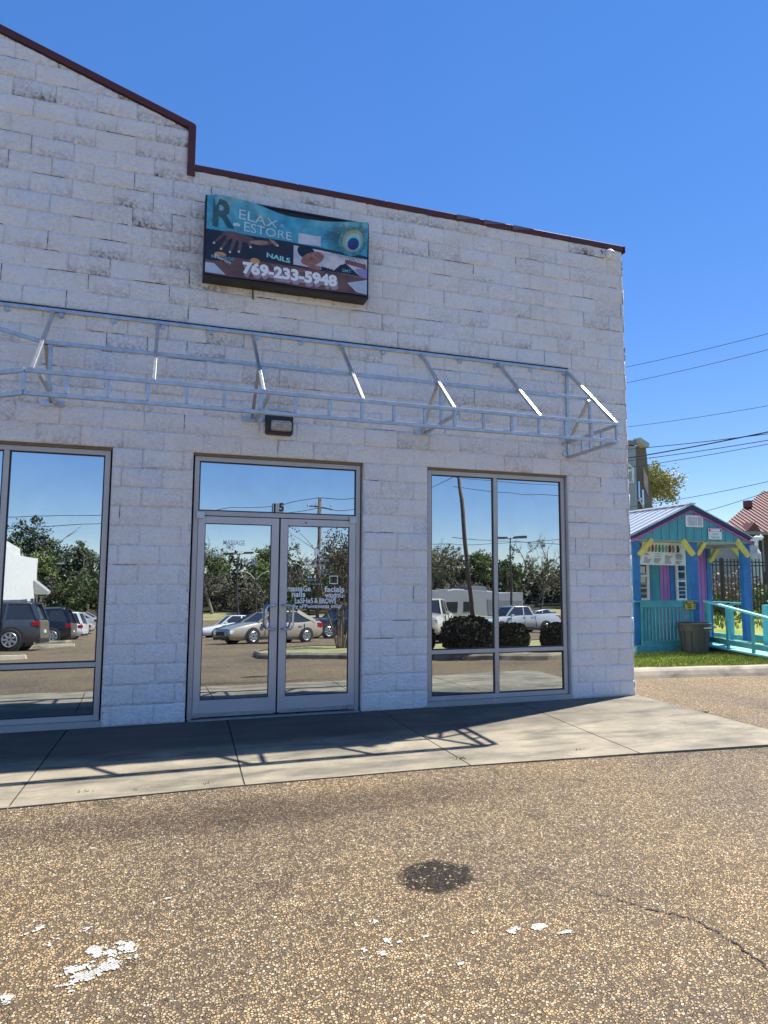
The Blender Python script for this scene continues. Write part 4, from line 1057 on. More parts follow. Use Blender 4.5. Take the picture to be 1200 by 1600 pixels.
# deck, skirt, railing
dz = kz(1030, 1012, KY0)
mb = MB(); mb.box(gx0 + .03, KY0 + .02, dz - .02, gx1 - .05, KY1 + .1, dz + .04); mb.build('deck', M_teal, ki)
mb = MB(); mb.box(gx0 + .02, KY0 - .04, kz(1030, 1021, KY0), kx(1098, KY0), KY0 + .02, dz + .05); mb.box(gx0 + .02, KY0 + .02, kz(1030, 1021, KY0), gx0 + .07, KY1, dz + .05); mb.build('skirt_board', M_teal, ki, bevel=.004)
mb = MB(); mb.box(kx(991, KY0), KY0, kz(1030, 938.5, KY0) - .03, kx(1090, KY0), KY0 + .06, kz(1030, 938.5, KY0)); mb.box(kx(1001, KY0), KY0 + .005, kz(1030, 949, KY0), kx(1083, KY0), KY0 + .045, kz(1030, 938.5, KY0) - .03)
mb.box(kx(1001, KY0), KY0 + .005, kz(1030, 1008, KY0), kx(1080, KY0), KY0 + .045, kz(1030, 1001, KY0)); mb.build('porch_rail', M_teal, ki, bevel=.003)
for k in range(15):
    px = 1003 + k * 5.6; mb = MB(); x = kx(px, KY0); mb.box(x, KY0 + .046, kz(px, 1005, KY0), x + .038, KY0 + .075, kz(px, 945, KY0)); mb.build('baluster', M_teal, ki)
rz_ = .98
mb = MB(); mb.bar((gx1 - .15, KY0 + .2, rz_), (gx1 - .15, KY1 + .05, rz_), .09, .04); mb.bar((gx1 - .15, KY0 + .2, dz + .12), (gx1 - .15, KY1 + .05, dz + .12), .04, .09)
mb.bar((gx1 - .15, KY0 + .55, dz), (gx1 - .15, KY0 + .55, rz_), .09, .09, (0, 1, 0)); mb.build('porch_side_rail', M_tealL, ki)
for nm, px0, px1 in (('foot', 1008, 1014), ('foot', 1062, 1068)):
    mb = MB(); mb.box(kx(px0, KY0), KY0 + .0, LZ - .03, kx(px1, KY0), KY0 + .2, kz(1030, 1021, KY0)); mb.build('foot', M_teal, ki)
# signs on the kiosk
def plate(name, label, cat, px0, py0, px1, py1, y, m, th=.008):
    A = aty(px0, py1, y); B = aty(px1, py0, y); o = empty(name, ((A.x + B.x) / 2, y, A.z), label, cat)
    mb = MB(); mb.box(A.x, y, A.z, B.x, y + th, B.z); mb.build('panel', m, o); return o, A, B
o, A, B = plate('warning_sign', 'small white WARNING security camera sign with red band on the kiosk gable', 'sign', 1107.5, 826, 1127.5, 842.5, KY0 - .012, M_white)
hA = B.z - A.z; wA = B.x - A.x
mb = MB(); mb.quad((A.x + .01, KY0 - .0135, A.z + hA * .70), (B.x - .01, KY0 - .0135, A.z + hA * .70), (B.x - .01, KY0 - .0135, B.z - .01), (A.x + .01, KY0 - .0135, B.z - .01)); mb.build('red_band', mat('sign_red', (.5, .02, .04), .5), o, fix=False)
mb = MB(); cxm = (A.x + B.x) / 2; add_text(mb, 'WARNING', lambda x, y: (cxm + x, KY0 - .015, A.z + hA * .82 + y), hA * .26, .85, bold=.004); mb.build('heading', M_vinyl, o, fix=False)
mb = MB(); add_text(mb, 'Security', lambda x, y: (cxm + x, KY0 - .015, A.z + hA * .5 + y), hA * .24, .8); add_text(mb, 'Cameras in Use', lambda x, y: (cxm + x, KY0 - .015, A.z + hA * .2 + y), hA * .22, .62)
mb.build('wording', M_black, o, fix=False)
o, A, B = plate('caution_sign', 'yellow CAUTION sign on the teal porch rail above the bin', 'sign', 1071, 938.5, 1086, 951.5, KY0 - .03, mat('sign_yellow', (.62, .42, .02), .5))
hA = B.z - A.z; cxm = (A.x + B.x) / 2
mb = MB(); mb.quad((A.x + .006, KY0 - .0315, A.z + hA * .6), (B.x - .006, KY0 - .0315, A.z + hA * .6), (B.x - .006, KY0 - .0315, B.z - .006), (A.x + .006, KY0 - .0315, B.z - .006)); mb.build('black_band', M_black, o, fix=False)
mb = MB(); add_text(mb, 'CAUTION', lambda x, y: (cxm + x, KY0 - .033, A.z + hA * .78 + y), hA * .3, .72, bold=.004); mb.build('heading', MATS['sign_yellow'], o, fix=False)
mb = MB(); add_text(mb, 'WATCH', lambda x, y: (cxm - .03 + x, KY0 - .033, A.z + hA * .44 + y), hA * .2, .8, bold=.003); add_text(mb, 'YOUR STEP', lambda x, y: (cxm - .02 + x, KY0 - .033, A.z + hA * .18 + y), hA * .2, .6, bold=.003)
mb.poly([(B.x - .05, KY0 - .033, A.z + .03), (B.x - .015, KY0 - .033, A.z + .03), (B.x - .02, KY0 - .033, A.z + .07), (B.x - .04, KY0 - .033, A.z + .06)]); mb.build('wording', M_black, o, fix=False)
# menu board
yM = KY0 + .45
o = empty('menu_board', (kx(1035, yM), yM, kz(1035, 883, yM)), 'white menu board with drink pictures hanging under the kiosk porch roof', 'sign')
cs = [aty(1000, 882, yM), aty(1073, 884, yM), aty(1071, 849, yM), aty(1004, 846.5, yM)]
mb = MB(); mb.hexa([(c.x, yM, c.z) for c in (cs[0], cs[1])] + [(c.x, yM + .01, c.z) for c in (cs[1], cs[0])] + [(c.x, yM, c.z) for c in (cs[3], cs[2])] + [(c.x, yM + .01, c.z) for c in (cs[2], cs[3])]); mb.build('panel', mat('menu_white', (.82, .82, .77), .6), o)
def mp(u, v):
    a = cs[3].lerp(cs[2], u); b = cs[0].lerp(cs[1], u); c = a.lerp(b, v); return (c.x, yM - .002, c.z)
cols = [(.25, .35, .12), (.45, .05, .05), (.12, .35, .15), (.05, .3, .08), (.12, .3, .4), (.25, .35, .35), (.15, .02, .03), (.3, .28, .3), (.05, .05, .05)]
for k, cc in enumerate(cols):
    u = .13 + .078 * k + (.03 if k > 7 else 0); mb = MB(); mb.poly([mp(u, .12), mp(u + .05, .10 + .03 * (k % 2)), mp(u + .055, .42), mp(u + .003, .44)]); mb.poly([mp(u + .01, .2), mp(u + .06, .22), mp(u + .058, .35), mp(u + .012, .33)][::-1] if False else [mp(u + .056, .2), mp(u + .07, .22), mp(u + .066, .38), mp(u + .056, .40)])
    mb.build('drink_picture', mat('drink_%d' % k, cc, .6, 0, .5, 60), o, fix=False)
mb = MB(); rr = random.Random(3)
for cu in (.07, .29, .52, .76):
    for j in range(9):
        v = .50 + j * .05; wl_ = rr.uniform(.06, .17)
        if rr.random() < .12: continue
        mb.poly([mp(cu, v), mp(cu + wl_, v), mp(cu + wl_, v + .022), mp(cu, v + .022)])
mb.build('menu_lines', mat('menu_ink', (.07, .07, .07), .6), o, fix=False)
# white floodlight on a bracket at the right eave
o = empty('flood_light', (gx1, KY0, gz - .05), 'white twin floodlight on the right eave of the kiosk', 'light')
mb = MB(); c = aty(1181, 843, KY0 - .08); mb.lathe([(.03, -.09), (.05, -.02), (.045, .03)], (c.x + .04, c.y, c.z + .03), 12, 'X'); mb.lathe([(.02, -.06), (.07, 0), (.02, .06)], (c.x + .14, c.y, c.z + .05), 4, 'X')
mb.build('lamp_head', M_white, o)
mb = MB(); mb.bar((c.x - .10, c.y + .04, c.z - .01), (c.x + .06, c.y, c.z - .01), .05, .05); mb.tube([(c.x, c.y, c.z), (c.x + .01, c.y, c.z - .12)], .035, 8); mb.build('bracket', M_white, o)

# ramp
rp = empty('access_ramp', (12.1, 2.2, LZ), 'pale turquoise wooden ramp with handrails running from the kiosk porch', 'ramp')
xl, xr = kx(1097, KY0), kx(1172, KY0) + .02
YB = .75; zt0, zb0 = .20, .095
def rz(y): return zb0 + (zt0 - zb0) * (y - YB) / (KY0 - YB)
M_ramp = mat('ramp_deck_paint', (.19, .58, .62), .5, 0, .08, 10)
mb = MB(); n = 20
for k in range(n):
    ya = YB + (KY0 - YB) * k / n; yb = YB + (KY0 - YB) * (k + 1) / n - .008
    mb.hexa([(xl - .04, ya, rz(ya) - .03), (xr + .04, ya, rz(ya) - .03), (xr + .04, yb, rz(yb) - .03), (xl - .04, yb, rz(yb) - .03), (xl - .04, ya, rz(ya)), (xr + .04, ya, rz(ya)), (xr + .04, yb, rz(yb)), (xl - .04, yb, rz(yb))])
mb.build('deck', M_ramp, rp)
mb = MB(); 
for x in (xl, xr): mb.hexa([(x - .02, YB, rz(YB) - .12), (x + .02, YB, rz(YB) - .12), (x + .02, KY0, rz(KY0) - .16), (x - .02, KY0, rz(KY0) - .16), (x - .02, YB, rz(YB) - .031), (x + .02, YB, rz(YB) - .031), (x + .02, KY0, rz(KY0) - .031), (x - .02, KY0, rz(KY0) - .031)])
mb.build('joist', mat('dark_joist', (.05, .045, .04), .9), rp)
def rh(y): return 1.05 - .17 * (KY0 - y)
for x in (xl, xr):
    mb = MB(); mb.bar((x, YB - .1, rh(YB - .1)), (x, KY0 - (.05 if x == xl else .4), rh(KY0)), .10, .035); mb.build('handrail', M_tealL, rp)
    mb = MB(); mb.bar((x - .03, YB, rz(YB) + .12), (x - .03, KY0 - .05, rz(KY0) + .12), .035, .10); mb.build('lower_rail', M_teal, rp)
    for y, wd in ((KY0 - .10, .09), (2.72, .045), (2.15, .045), (1.52, .12), (.75, .09)):
        if x == xr and y > 3: y, wd = KY0 - .35, .13
        mb = MB(); mb.box(x - wd / 2, y - wd / 2, rz(y) - .02, x + wd / 2, y + wd / 2, rh(y) - .015); mb.build('rail_post', M_teal if x == xl else M_tealL, rp)
# bin
xb_, yb_ = kx(1081, 2.95), 2.95
bn = empty('trash_can', (xb_, yb_, LZ), 'grey plastic trash can on the grass in front of the kiosk rail', 'bin')
z_t = kz(1081, 973, yb_); z_b = kz(1081, 1026, yb_); rb_ = (kx(1102, yb_) - kx(1060, yb_)) / 2 * .88
M_bin = mat('grey_bin_plastic', (.05, .053, .057), .5, 0, .12, 5)
mb = MB(); mb.lathe([(rb_ * .78, z_b), (rb_ * .80, z_b + .02), (rb_ * .93, z_t - .15), (rb_ * 1.0, z_t - .15), (rb_ * 1.02, z_t - .03), (rb_ * 1.10, z_t - .03), (rb_ * 1.10, z_t), (rb_ * .98, z_t), (rb_ * .95, z_t - .1)], (xb_, yb_, 0), 36); mb.build('body', M_bin, bn, smooth=False)
for a_ in (-.35, 2.79):
    mb = MB(); c, s_ = math.cos(a_ - 1.2), math.sin(a_ - 1.2); t_ = Vector((-s_, c, 0)) * .09; b_ = Vector((xb_ + c * rb_ * 1.03, yb_ + s_ * rb_ * 1.03, z_t - .09)); o_ = Vector((c, s_, 0)) * .045
    mb.tube([b_ - t_, b_ - t_ + o_, b_ + t_ + o_, b_ + t_], .016, 6); mb.build('handle', M_bin, bn)
for k in range(12):
    a_ = k * .5236 + .1; mb = MB(); c, s_ = math.cos(a_), math.sin(a_)
    mb.bar((xb_ + c * rb_ * .80, yb_ + s_ * rb_ * .80, z_b + .03), (xb_ + c * rb_ * .93, yb_ + s_ * rb_ * .93, z_t - .16), .02, .02); mb.build('rib', M_bin, bn)

# ================================================================== FENCE, BANK, BUILDINGS BEHIND
fy = 9.2
fe_ = empty('metal_fence', (18, fy, .5), 'black metal picket fence along the bank behind the kiosk', 'fence')
x_ = 10.0; ft = aty(1150, 878, fy).z; fb = aty(1150, 948, fy).z
print('fence', ft, fb, Hl(17, fy))
pk = MB(); rl = MB()
while x_ < 34:
    mb = pk; dzz = 0; mb.box(x_ - .013, fy - .013, fb - .10, x_ + .013, fy + .013, ft + .10); x_ += .145
pk.build('pickets', M_black, fe_)
for z in (ft, ft - .11, fb): rl.box(10, fy - .02, z - .018, 34, fy + .02, z + .018)
rl.build('rails', M_black, fe_)
for x in np.arange(10.7, 34, 2.4):
    mb = MB(); mb.box(x - .03, fy - .03, Hl(x, fy) - .1, x + .02, fy + .02, ft + .13); mb.build('fence_post', M_black, fe_)

# brick building with standing seam roof
by = 22.6
br = empty('brick_building', (40, by, 1), 'dark brick building with maroon standing seam metal hip roof', 'building')
xa = aty(1122, 830, by).x; ez = aty(1180, 831, by).z; pk_ = aty(1192, 767, by + 5)
gzb = Hl(xa + 3, by) - .3
bx_wall = aty(1174, 850, by + .6).x
M_brick = mat('dark_brick', (.075, .055, .05), .85, 0, .3, 14)
mb = MB(); mb.box(bx_wall, by + .6, gzb, xa + 26, by + 9.6, ez - .05); mb.build('wall', M_brick, br)
mb = MB(); mb.box(xa + .5, by + 1.4, gzb, bx_wall, by + 9, ez - .05); mb.build('white_wall', mat('pale_wall', (.38, .39, .42), .7), br)
M_seam = mat('maroon_seam_roof', (.16, .07, .068), .8, 0, .08, 3, spec=.1)
mb = MB(); x1_ = xa + 26.5
e = [(xa, by, ez), (x1_, by, ez), (x1_, by + 10, ez), (xa, by + 10, ez)]; r1 = (pk_.x, by + 5, pk_.z); e[3] = (xa + 9.0, by + 10, ez); r2 = (x1_ - 9, by + 5, pk_.z)
mb.poly([e[0], e[1], r2, r1]); mb.poly([e[0], r1, e[3]]); mb.poly([e[2], e[3], r1, r2]); mb.poly([e[1], e[2], r2]); mb.poly([e[3], e[2], e[1], e[0]])
mb.build('roof', M_seam, br)
mb = MB(); x_ = xa + .3; dark = MB()
nrm = Vector((0, -(pk_.z - ez), 5)).normalized() * .04
while x_ < x1_ - .2:
    t = min(1, (x_ - xa) / (pk_.x - xa)); 
    if x_ > x1_ - 9: t = min(1, (x1_ - x_) / 9)
    p = Vector((x_, by, ez)); q = Vector((x_, by + 5 * t, ez + (pk_.z - ez) * t)); mb.bar(p + nrm * .6, q + nrm * .6, .06, .05, nrm); x_ += .42
mb.build('seams', mat('seam_dark', (.13, .05, .05), .6, 0), br)
mb = MB(); mb.box(xa - .05, by - .1, ez - .16, x1_, by + .03, ez + .02); mb.build('gutter', mat('grey_gutter', (.22, .21, .22), .5), br)
mb = MB(); gx = aty(1173, 820, by).x; zb_ = aty(1173, 828, by).z; mb.prism([(gx - .45, ez + .02), (gx + .6, ez + .02), (gx + .15, ez + .55)], by - .15, by + .8); mb.build('small_dormer', M_seam, br)
mb = MB(); gx2 = aty(1173, 788, by + 2.5); mb.box(gx2.x - .2, gx2.y, gx2.z - .2, gx2.x + .15, gx2.y + .4, gx2.z + .25); mb.build('roof_vent', M_seam, br)
mb = MB(); p1 = aty(1178, 832, by); p2 = aty(1191, 840, by + .5); p3 = aty(1194, 893, by + .5); mb.tube([p1, p2, p3], .06, 6); mb.build('downpipe', mat('pipe_grey', (.25, .25, .27), .6), br)
o = empty('white_column', (p1.x, by - 1, gzb), 'white painted tapering column standing before the brick building', 'column')
c0 = aty(1180, 893, by - 1.0); c1 = aty(1179, 845, by - 1.0); 
mb = MB(); mb.lathe([(.34, gzb - .2), (.34, c0.z + 1.0), (.22, c0.z + 1.25), (.17, c1.z + .1)], (c0.x, by - 1.0, 0), 14); mb.build('shaft', mat('column_white', (.45, .47, .52), .7), o)
mb = MB(); mb.box(c0.x - .24, by - 1.24, c1.z + .1, c0.x + .24, by - .76, c1.z + .22); mb.build('cap', MATS['column_white'], o)

# grey tall building
gd = 42
gb = empty('grey_building', tuple(atd(995, 900, gd)), 'tall grey brown building edge with pale corner column left of the tree', 'building')
def gpt(px, py, d):
    q = ray(px, py); h_ = Vector((fw.x, fw.y, 0)).normalized(); return CAM + q * (d / q.dot(h_))
mb = MB(); pf = [gpt(940, 697, gd), gpt(1009, 697, gd), gpt(1014, 745, gd), gpt(1020, 795, gd), gpt(1026, 900, gd), gpt(940, 900, gd)]
bk = Vector((2.5, 9, 0)); k = len(mb.v); mb.v += [tuple(p) for p in pf] + [tuple(p + bk) for p in pf]; n = 6
mb.f += [tuple(range(n)), tuple(range(2 * n - 1, n - 1, -1))] + [(i, i + n, (i + 1) % n + n, (i + 1) % n) for i in range(n)]
mb.build('wall', mat('brown_grey_cladding', (.17, .145, .12), .8, 0, .15, 1.2), gb)
mb = MB()
def slab(px0, py0, px1, py1, d, th, m, name, mbx=None):
    A = gpt(px0, py1, d); B = gpt(px1, py0, d); f2 = Vector((fw.x, fw.y, 0)).normalized() * th; r2 = Vector((rt.x, rt.y, 0))
    w_ = (B - A).dot(r2.normalized()); Rr = r2.normalized() * w_; z0_, z1_ = A.z, B.z
    mb = MB(); P0 = Vector((A.x, A.y, z0_)); up_ = Vector((0, 0, z1_ - z0_)); mb.hexa([P0, P0 + Rr, P0 + Rr + f2, P0 + f2, P0 + up_, P0 + Rr + up_, P0 + Rr + f2 + up_, P0 + f2 + up_]); return mb.build(name, m, gb)
slab(940, 688, 995, 694.5, gd - .6, 1.5, mat('grey_cap', (.22, .21, .19), .8), 'parapet')
A = gpt(995, 688, gd - .6); B = gpt(1009, 697, gd); mb = MB(); mb.bar(A, B, .5, .3); mb.build('sloped_cap', mat('pale_cap', (.42, .42, .40), .7), gb)
slab(985.5, 697, 993, 900, gd - .5, .4, mat('corner_blue_grey', (.30, .34, .38), .6), 'corner_column')
slab(998, 752, 999.5, 780, gd - .05, .1, M_glass, 'slit_window'); slab(1004, 765, 1006, 790, gd - .05, .1, M_glass, 'slit_window')
slab(1000, 690, 1000.6, 700, gd - .02, .05, M_white, 'mark')
mb = MB(); A = gpt(1005, 731, gd - .06); mb.poly([gpt(1005, 729, gd - .08), gpt(1012.5, 747, gd - .08), gpt(1013.5, 776, gd - .08), gpt(1006, 757, gd - .08)]); mb.build('sun_patch', mat('sun_patch_tan', (.46, .36, .29), .7), gb, fix=False)  # slanting patch of sunlight, painted as a paler polygon on the wall
mb = MB()
for a_, b_ in (((975, 720), (990, 733)), ((975, 737), (990, 734)), ((975, 753), (990, 753)), ((989, 733), (989, 755)), ((975, 757), (988, 753))): mb.bar(gpt(*a_, gd - 1), gpt(*b_, gd - 1), .10, .10)
mb.build('stair_rail', M_white, gb)
mb = MB()
c = gpt(1000, 782, gd - .2); mb.lathe([(.0, 0), (.12, .05), (.12, .15), (0, .2)], (c.x, c.y, c.z), 8); mb.bar(c, gpt(994, 782, gd - .3), .05, .05); mb.bar(c, gpt(1006, 794, gd - .2), .07, .07); mb.build('wall_fitting', M_white, gb)

# overhead wires
def wire(a, b, da, db, r, lab):
    A = atd(*a, da); B = atd(*b, db); D = B - A; P0 = A - D * .8; P1 = B + D * .8
    mb = MB(); mb.tube([P0.lerp(P1, k / 12) - Vector((0, 0, .25 * (1 - (2 * k / 12 - 1) ** 2) - .12)) for k in range(13)], r, 5); o = mb.build('overhead_wire', M_wire, smooth=True)
    tag(o, lab, 'wire', 'overhead wires at the right')
wire((975, 571), (1200, 517), 28, 22, .010, 'thin overhead wire, highest of those right of the building')
wire((978, 595), (1200, 542), 28, 22, .010, 'thin overhead wire, second highest right of the building')
wire((978, 664), (1200, 630), 28, 24, .010, 'thin lone overhead wire midway between upper pair and thick cable')
wire((978, 699), (1200, 674), 30, 25, .017, 'black overhead wire crossing just above the thick cable')
wire((978, 713), (1200, 671), 30, 25, .026, 'thickest black overhead cable crossing the grey building')
wire((978, 717), (1200, 684), 30, 25, .016, 'blurred overhead wire just below the thickest cable')
wire((978, 728), (1200, 690), 30, 25, .013, 'thin overhead wire, lowest of the bundle by the grey building')
wire((1040, 781), (1200, 749), 34, 28, .013, 'overhead wire ending above the kiosk roof ridge')
wire((1080, 802), (1200, 765), 34, 28, .013, 'lowest overhead wire running behind the kiosk gable')

# ================================================================== VEGETATION
def crown(n, lobes, leaf, flat=1.0, rs=None, hollow=.35):
    rs = rs or random; mb = MB(); vals = []
    tot = sum(l[3] ** 2 for l in lobes)
    for (cx, cy, cz, rr, sq) in lobes:
        m_ = int(n * rr ** 2 / tot); cl = []
        for _ in range(max(6, m_ // 28)):
            d = Vector((rs.gauss(0, 1), rs.gauss(0, 1), rs.gauss(0, 1))).normalized() * rr * rs.uniform(hollow, 1.05); cl.append((d, rs.random()))
        for _ in range(m_):
            d, cv = rs.choice(cl); p = d + Vector((rs.gauss(0, 1), rs.gauss(0, 1), rs.gauss(0, 1))) * rr * .14
            p = Vector((cx + p.x, cy + p.y, cz + p.z * sq))
            a = Vector((rs.gauss(0, 1), rs.gauss(0, 1), rs.gauss(0, .8))).normalized(); b = a.cross(Vector((rs.gauss(0, 1), rs.gauss(0, 1), rs.gauss(0, 1)))).normalized()
            s = leaf * rs.uniform(.5, 1.3); k = len(mb.v)
            mb.v += [tuple(p - a * s * .5), tuple(p + b * s * .32), tuple(p + a * s * .5), tuple(p - b * s * .32)]; mb.f.append((k, k + 1, k + 2, k + 3))
            v = min(1, max(0, .6 * cv + .4 * rs.random())); vals += [v] * 4
    mb.attr = ('var', vals); return mb
def limbs(mb, base, h, r, rs, levels=3, spread=.5, n0=5, t0=.35):
    def grow(p, d, L, r, lev):
        pts = [p]; q = p.copy(); dd = d.copy()
        for k in range(4):
            dd = (dd + Vector((rs.gauss(0, .12), rs.gauss(0, .12), rs.gauss(0, .06)))).normalized(); q = q + dd * L / 4; pts.append(q.copy())
        mb.tube(pts, [r * (1 - .65 * k / 4) for k in range(5)], 5 if lev else 7, caps=False)
        if lev < levels:
            for k in range(n0 if lev == 0 else 3):
                t = rs.uniform(t0 if lev == 0 else .3, 1.0); i = min(3, int(t * 4)); o = pts[i].lerp(pts[i + 1], t * 4 - i)
                a = rs.uniform(0, 6.28); nd = (dd * (1 - spread * .6) + Vector((math.cos(a), math.sin(a), rs.uniform(.1, .6))) * spread).normalized()
                grow(o, nd, L * rs.uniform(.35, .55), r * .42, lev + 1)
    grow(Vector(base), Vector((0, 0, 1)), h, r, 0)
def make_tree(name, label, cat, h, wd, cols, n=2400, leaf=.34, kind='round', seed=1, group=None, bark=None, loc=(0, 0, 0)):
    rs = random.Random(seed); t = empty(name, (0, 0, 0), label, cat, group)
    mb = MB(); limbs(mb, (0, 0, -.2), h * .72, h * .022, rs, 3 if kind == 'bare' else 2, .6, 7 if kind == 'bare' else 5, .3)
    mb.build('trunk', bark or M_bark, t, smooth=True, fix=False)
    lobes = []
    if kind == 'round':
        for k in range(10):
            a = rs.uniform(0, 6.28); q = rs.uniform(.1, .62) * wd / 2; lobes.append((math.cos(a) * q, math.sin(a) * q, h * rs.uniform(.42, .86), wd * rs.uniform(.17, .28), rs.uniform(.7, .95)))
    elif kind == 'bare':
        for k in range(9):
            a = rs.uniform(0, 6.28); q = rs.uniform(.1, .8) * wd / 2; lobes.append((math.cos(a) * q, math.sin(a) * q, h * rs.uniform(.4, .93), wd * rs.uniform(.14, .26), rs.uniform(.8, 1.1)))
    elif kind == 'low':
        for k in range(8):
            a = rs.uniform(0, 6.28); q = rs.uniform(0, .75) * wd / 2; lobes.append((math.cos(a) * q, math.sin(a) * q, h * rs.uniform(.2, .7), wd * rs.uniform(.18, .3), rs.uniform(.6, .9)))
    elif kind == 'dome':
        for k in range(15):
            a = k * 2.4; q = math.sqrt(k / 15) * wd * .36; lobes.append((math.cos(a) * q, math.sin(a) * q, h * (.80 - .42 * (q / (wd * .4)) ** 2), wd * .17, .8))
        for k in range(8):
            a = k * .785; lobes.append((math.cos(a) * wd * .3, math.sin(a) * wd * .3, h * .38, wd * .17, .9))
    cr = crown(n, lobes, leaf, rs=rs); cr.build('crown', leaf_mat(*cols), t, fix=False)
    t.location = loc; return t
G1 = ('foliage_green', (.05, .07, .028), (.12, .15, .055)); G2 = ('foliage_spring', (.08, .11, .03), (.22, .26, .08)); G3 = ('foliage_olive', (.09, .085, .045), (.20, .18, .09))
G4 = ('foliage_dark', (.014, .024, .012), (.045, .065, .025)); G5 = ('foliage_twig', (.09, .08, .055), (.16, .14, .10)); G6 = ('foliage_yellow', (.26, .26, .07), (.50, .47, .17))
# tree beside the grey building (seen directly)
p = atd(1008, 800, 55)
make_tree('spring_tree', 'olive yellow leafing tree behind the kiosk roof beside the grey building', 'tree', 8.6, 7.4, G6, 15000, .22, 'bare', 5, loc=(p.x - .6, p.y, Hl(p.x, p.y)))
# shrubs on the bank behind the fence
rs0 = random.Random(11)
for k, (px, py, dd, r_, cc, lab) in enumerate([(1128, 905, 24, 1.15, 'brown', 'brown leafless shrub mound behind fence, left of the white column'), (1145, 898, 27, 1.3, 'brown', 'taller brown shrub behind the fence near the right kiosk post'), (1120, 925, 22, .6, 'green', 'low green shrub just behind the fence beside the kiosk corner'), (1186, 905, 25, .8, 'green', 'green shrub behind fence at the foot of the white column'), (1200, 915, 23, .9, 'green', 'green shrub behind the fence at the right edge')]):
    p = atd(px, py, dd); z = Hl(p.x, p.y)
    o = empty('bank_shrub', (0, 0, 0), lab, 'shrub', 'shrubs on the bank')
    cr = crown(1500, [(0, 0, r_ * .45, r_ * .8, .7), (r_ * .5, 0, r_ * .35, r_ * .6, .7), (-r_ * .5, .1, r_ * .35, r_ * .6, .7)], .13, rs=rs0, hollow=.5)
    cr.build('foliage', leaf_mat('shrub_brown', (.10, .075, .06), (.34, .27, .2)) if cc == 'brown' else leaf_mat('shrub_green', (.06, .10, .03), (.24, .30, .09)), o, fix=False)
    mb = MB(); mb.tube([(0, 0, -.1), (.02, 0, r_ * .4)], [.04, .02], 6); mb.build('stem', M_bark, o); o.location = (p.x, p.y, z)

# clipped shrubs on the island (mirrored in the right window)
M_shr = leaf_mat('clipped_shrub', (.02, .028, .012), (.09, .07, .04))
def shrub(px, dep, r_, h_, lab, seed):
    p = refl(px, dep); o = empty('clipped_shrub', (0, 0, 0), lab, 'shrub', 'clipped shrubs on the island'); rs = random.Random(seed); mb = MB(); vals = []
    core = MB(); prof = [(r_ * .55, .0)] + [(r_ * .86 * math.cos(t) ** .6, h_ * (.5 + .42 * math.sin(t))) for t in (-.9, -.5, 0, .5, .9, 1.3)] ; core.lathe(prof, (0, 0, .1), 18); core.build('stems', mat('shrub_core', (.02, .018, .012), .95), o)
    for _ in range(3600):
        a = rs.uniform(0, 6.283); t = math.asin(rs.uniform(-.95, 1)); rr = rs.uniform(.88, 1.05) + .05 * noise.noise(Vector((math.cos(a) * 3, math.sin(a) * 3, t * 3 + seed)))
        p_ = Vector((math.cos(a) * math.cos(t) ** .7 * r_ * rr, math.sin(a) * math.cos(t) ** .7 * r_ * rr, h_ * (.5 + .5 * math.sin(t) * rr) + .1))
        u_ = Vector((rs.gauss(0, 1), rs.gauss(0, 1), rs.gauss(0, 1))).normalized(); v_ = u_.orthogonal(); s = rs.uniform(.02, .05); k = len(mb.v)
        mb.v += [tuple(p_ - u_ * s), tuple(p_ + v_ * s * .6), tuple(p_ + u_ * s), tuple(p_ - v_ * s * .6)]; mb.f.append((k, k + 1, k + 2, k + 3)); v = rs.random(); vals += [v] * 4
    mb.attr = ('var', vals); mb.build('foliage', M_shr, o, fix=False); o.location = p
shrub(732, 15.2, .60, .84, 'largest dark clipped round shrub, mirrored in the left pane of the right window', 1)
shrub(797, 15.4, .42, .68, 'middle dark clipped shrub mirrored just right of the window mullion', 2)
shrub(876, 15.2, .46, .68, 'dark clipped shrub mirrored at the right edge of the right window', 3)
shrub(655, 15.6, .36, .68, 'dark clipped shrub mirrored at the left edge of the right window', 4)
# crape myrtle
p = refl(536, 19.3); rs = random.Random(9)
o = empty('crape_myrtle', (0, 0, 0), 'small bare multi-stem ornamental tree with dark seed heads, mirrored in the right door', 'tree')
mb = MB(); tips = []
for k in range(7):
    a = k * .9; q = Vector((math.cos(a) * .08, math.sin(a) * .08, -.1)); d = Vector((math.cos(a) * .16, math.sin(a) * .16, 1)).normalized(); pts = [q]
    for j in range(7):
        d = (d + Vector((rs.gauss(0, .07), rs.gauss(0, .07), 0)) + Vector((math.cos(a), math.sin(a), 0)) * .03).normalized(); q = q + d * .46; pts.append(q.copy())
        if j > 1:
            for m_ in range(4):
                e_ = q + Vector((rs.gauss(0, .35), rs.gauss(0, .35), rs.uniform(.1, .55))); mb.tube([q, (q + e_) / 2 + Vector((0, 0, .03)), e_], [.012, .008, .004], 4, caps=False); tips.append(e_)
    mb.tube(pts, [.04, .036, .03, .026, .02, .015, .01, .005], 6, caps=False)
mb.build('trunk', mat('myrtle_bark', (.20, .15, .12), .8), o, smooth=True, fix=False)
mb = MB(); vals = []
for e_ in tips:
    for _ in range(22):
        p_ = e_ + Vector((rs.gauss(0, .11), rs.gauss(0, .11), rs.gauss(0, .13))); u_ = Vector((rs.gauss(0, 1), rs.gauss(0, 1), rs.gauss(0, 1))).normalized(); v_ = u_.orthogonal(); s = rs.uniform(.015, .032); k = len(mb.v)
        mb.v += [tuple(p_ - u_ * s), tuple(p_ + v_ * s), tuple(p_ + u_ * s), tuple(p_ - v_ * s)]; mb.f.append((k, k + 1, k + 2, k + 3)); vals += [rs.random()] * 4
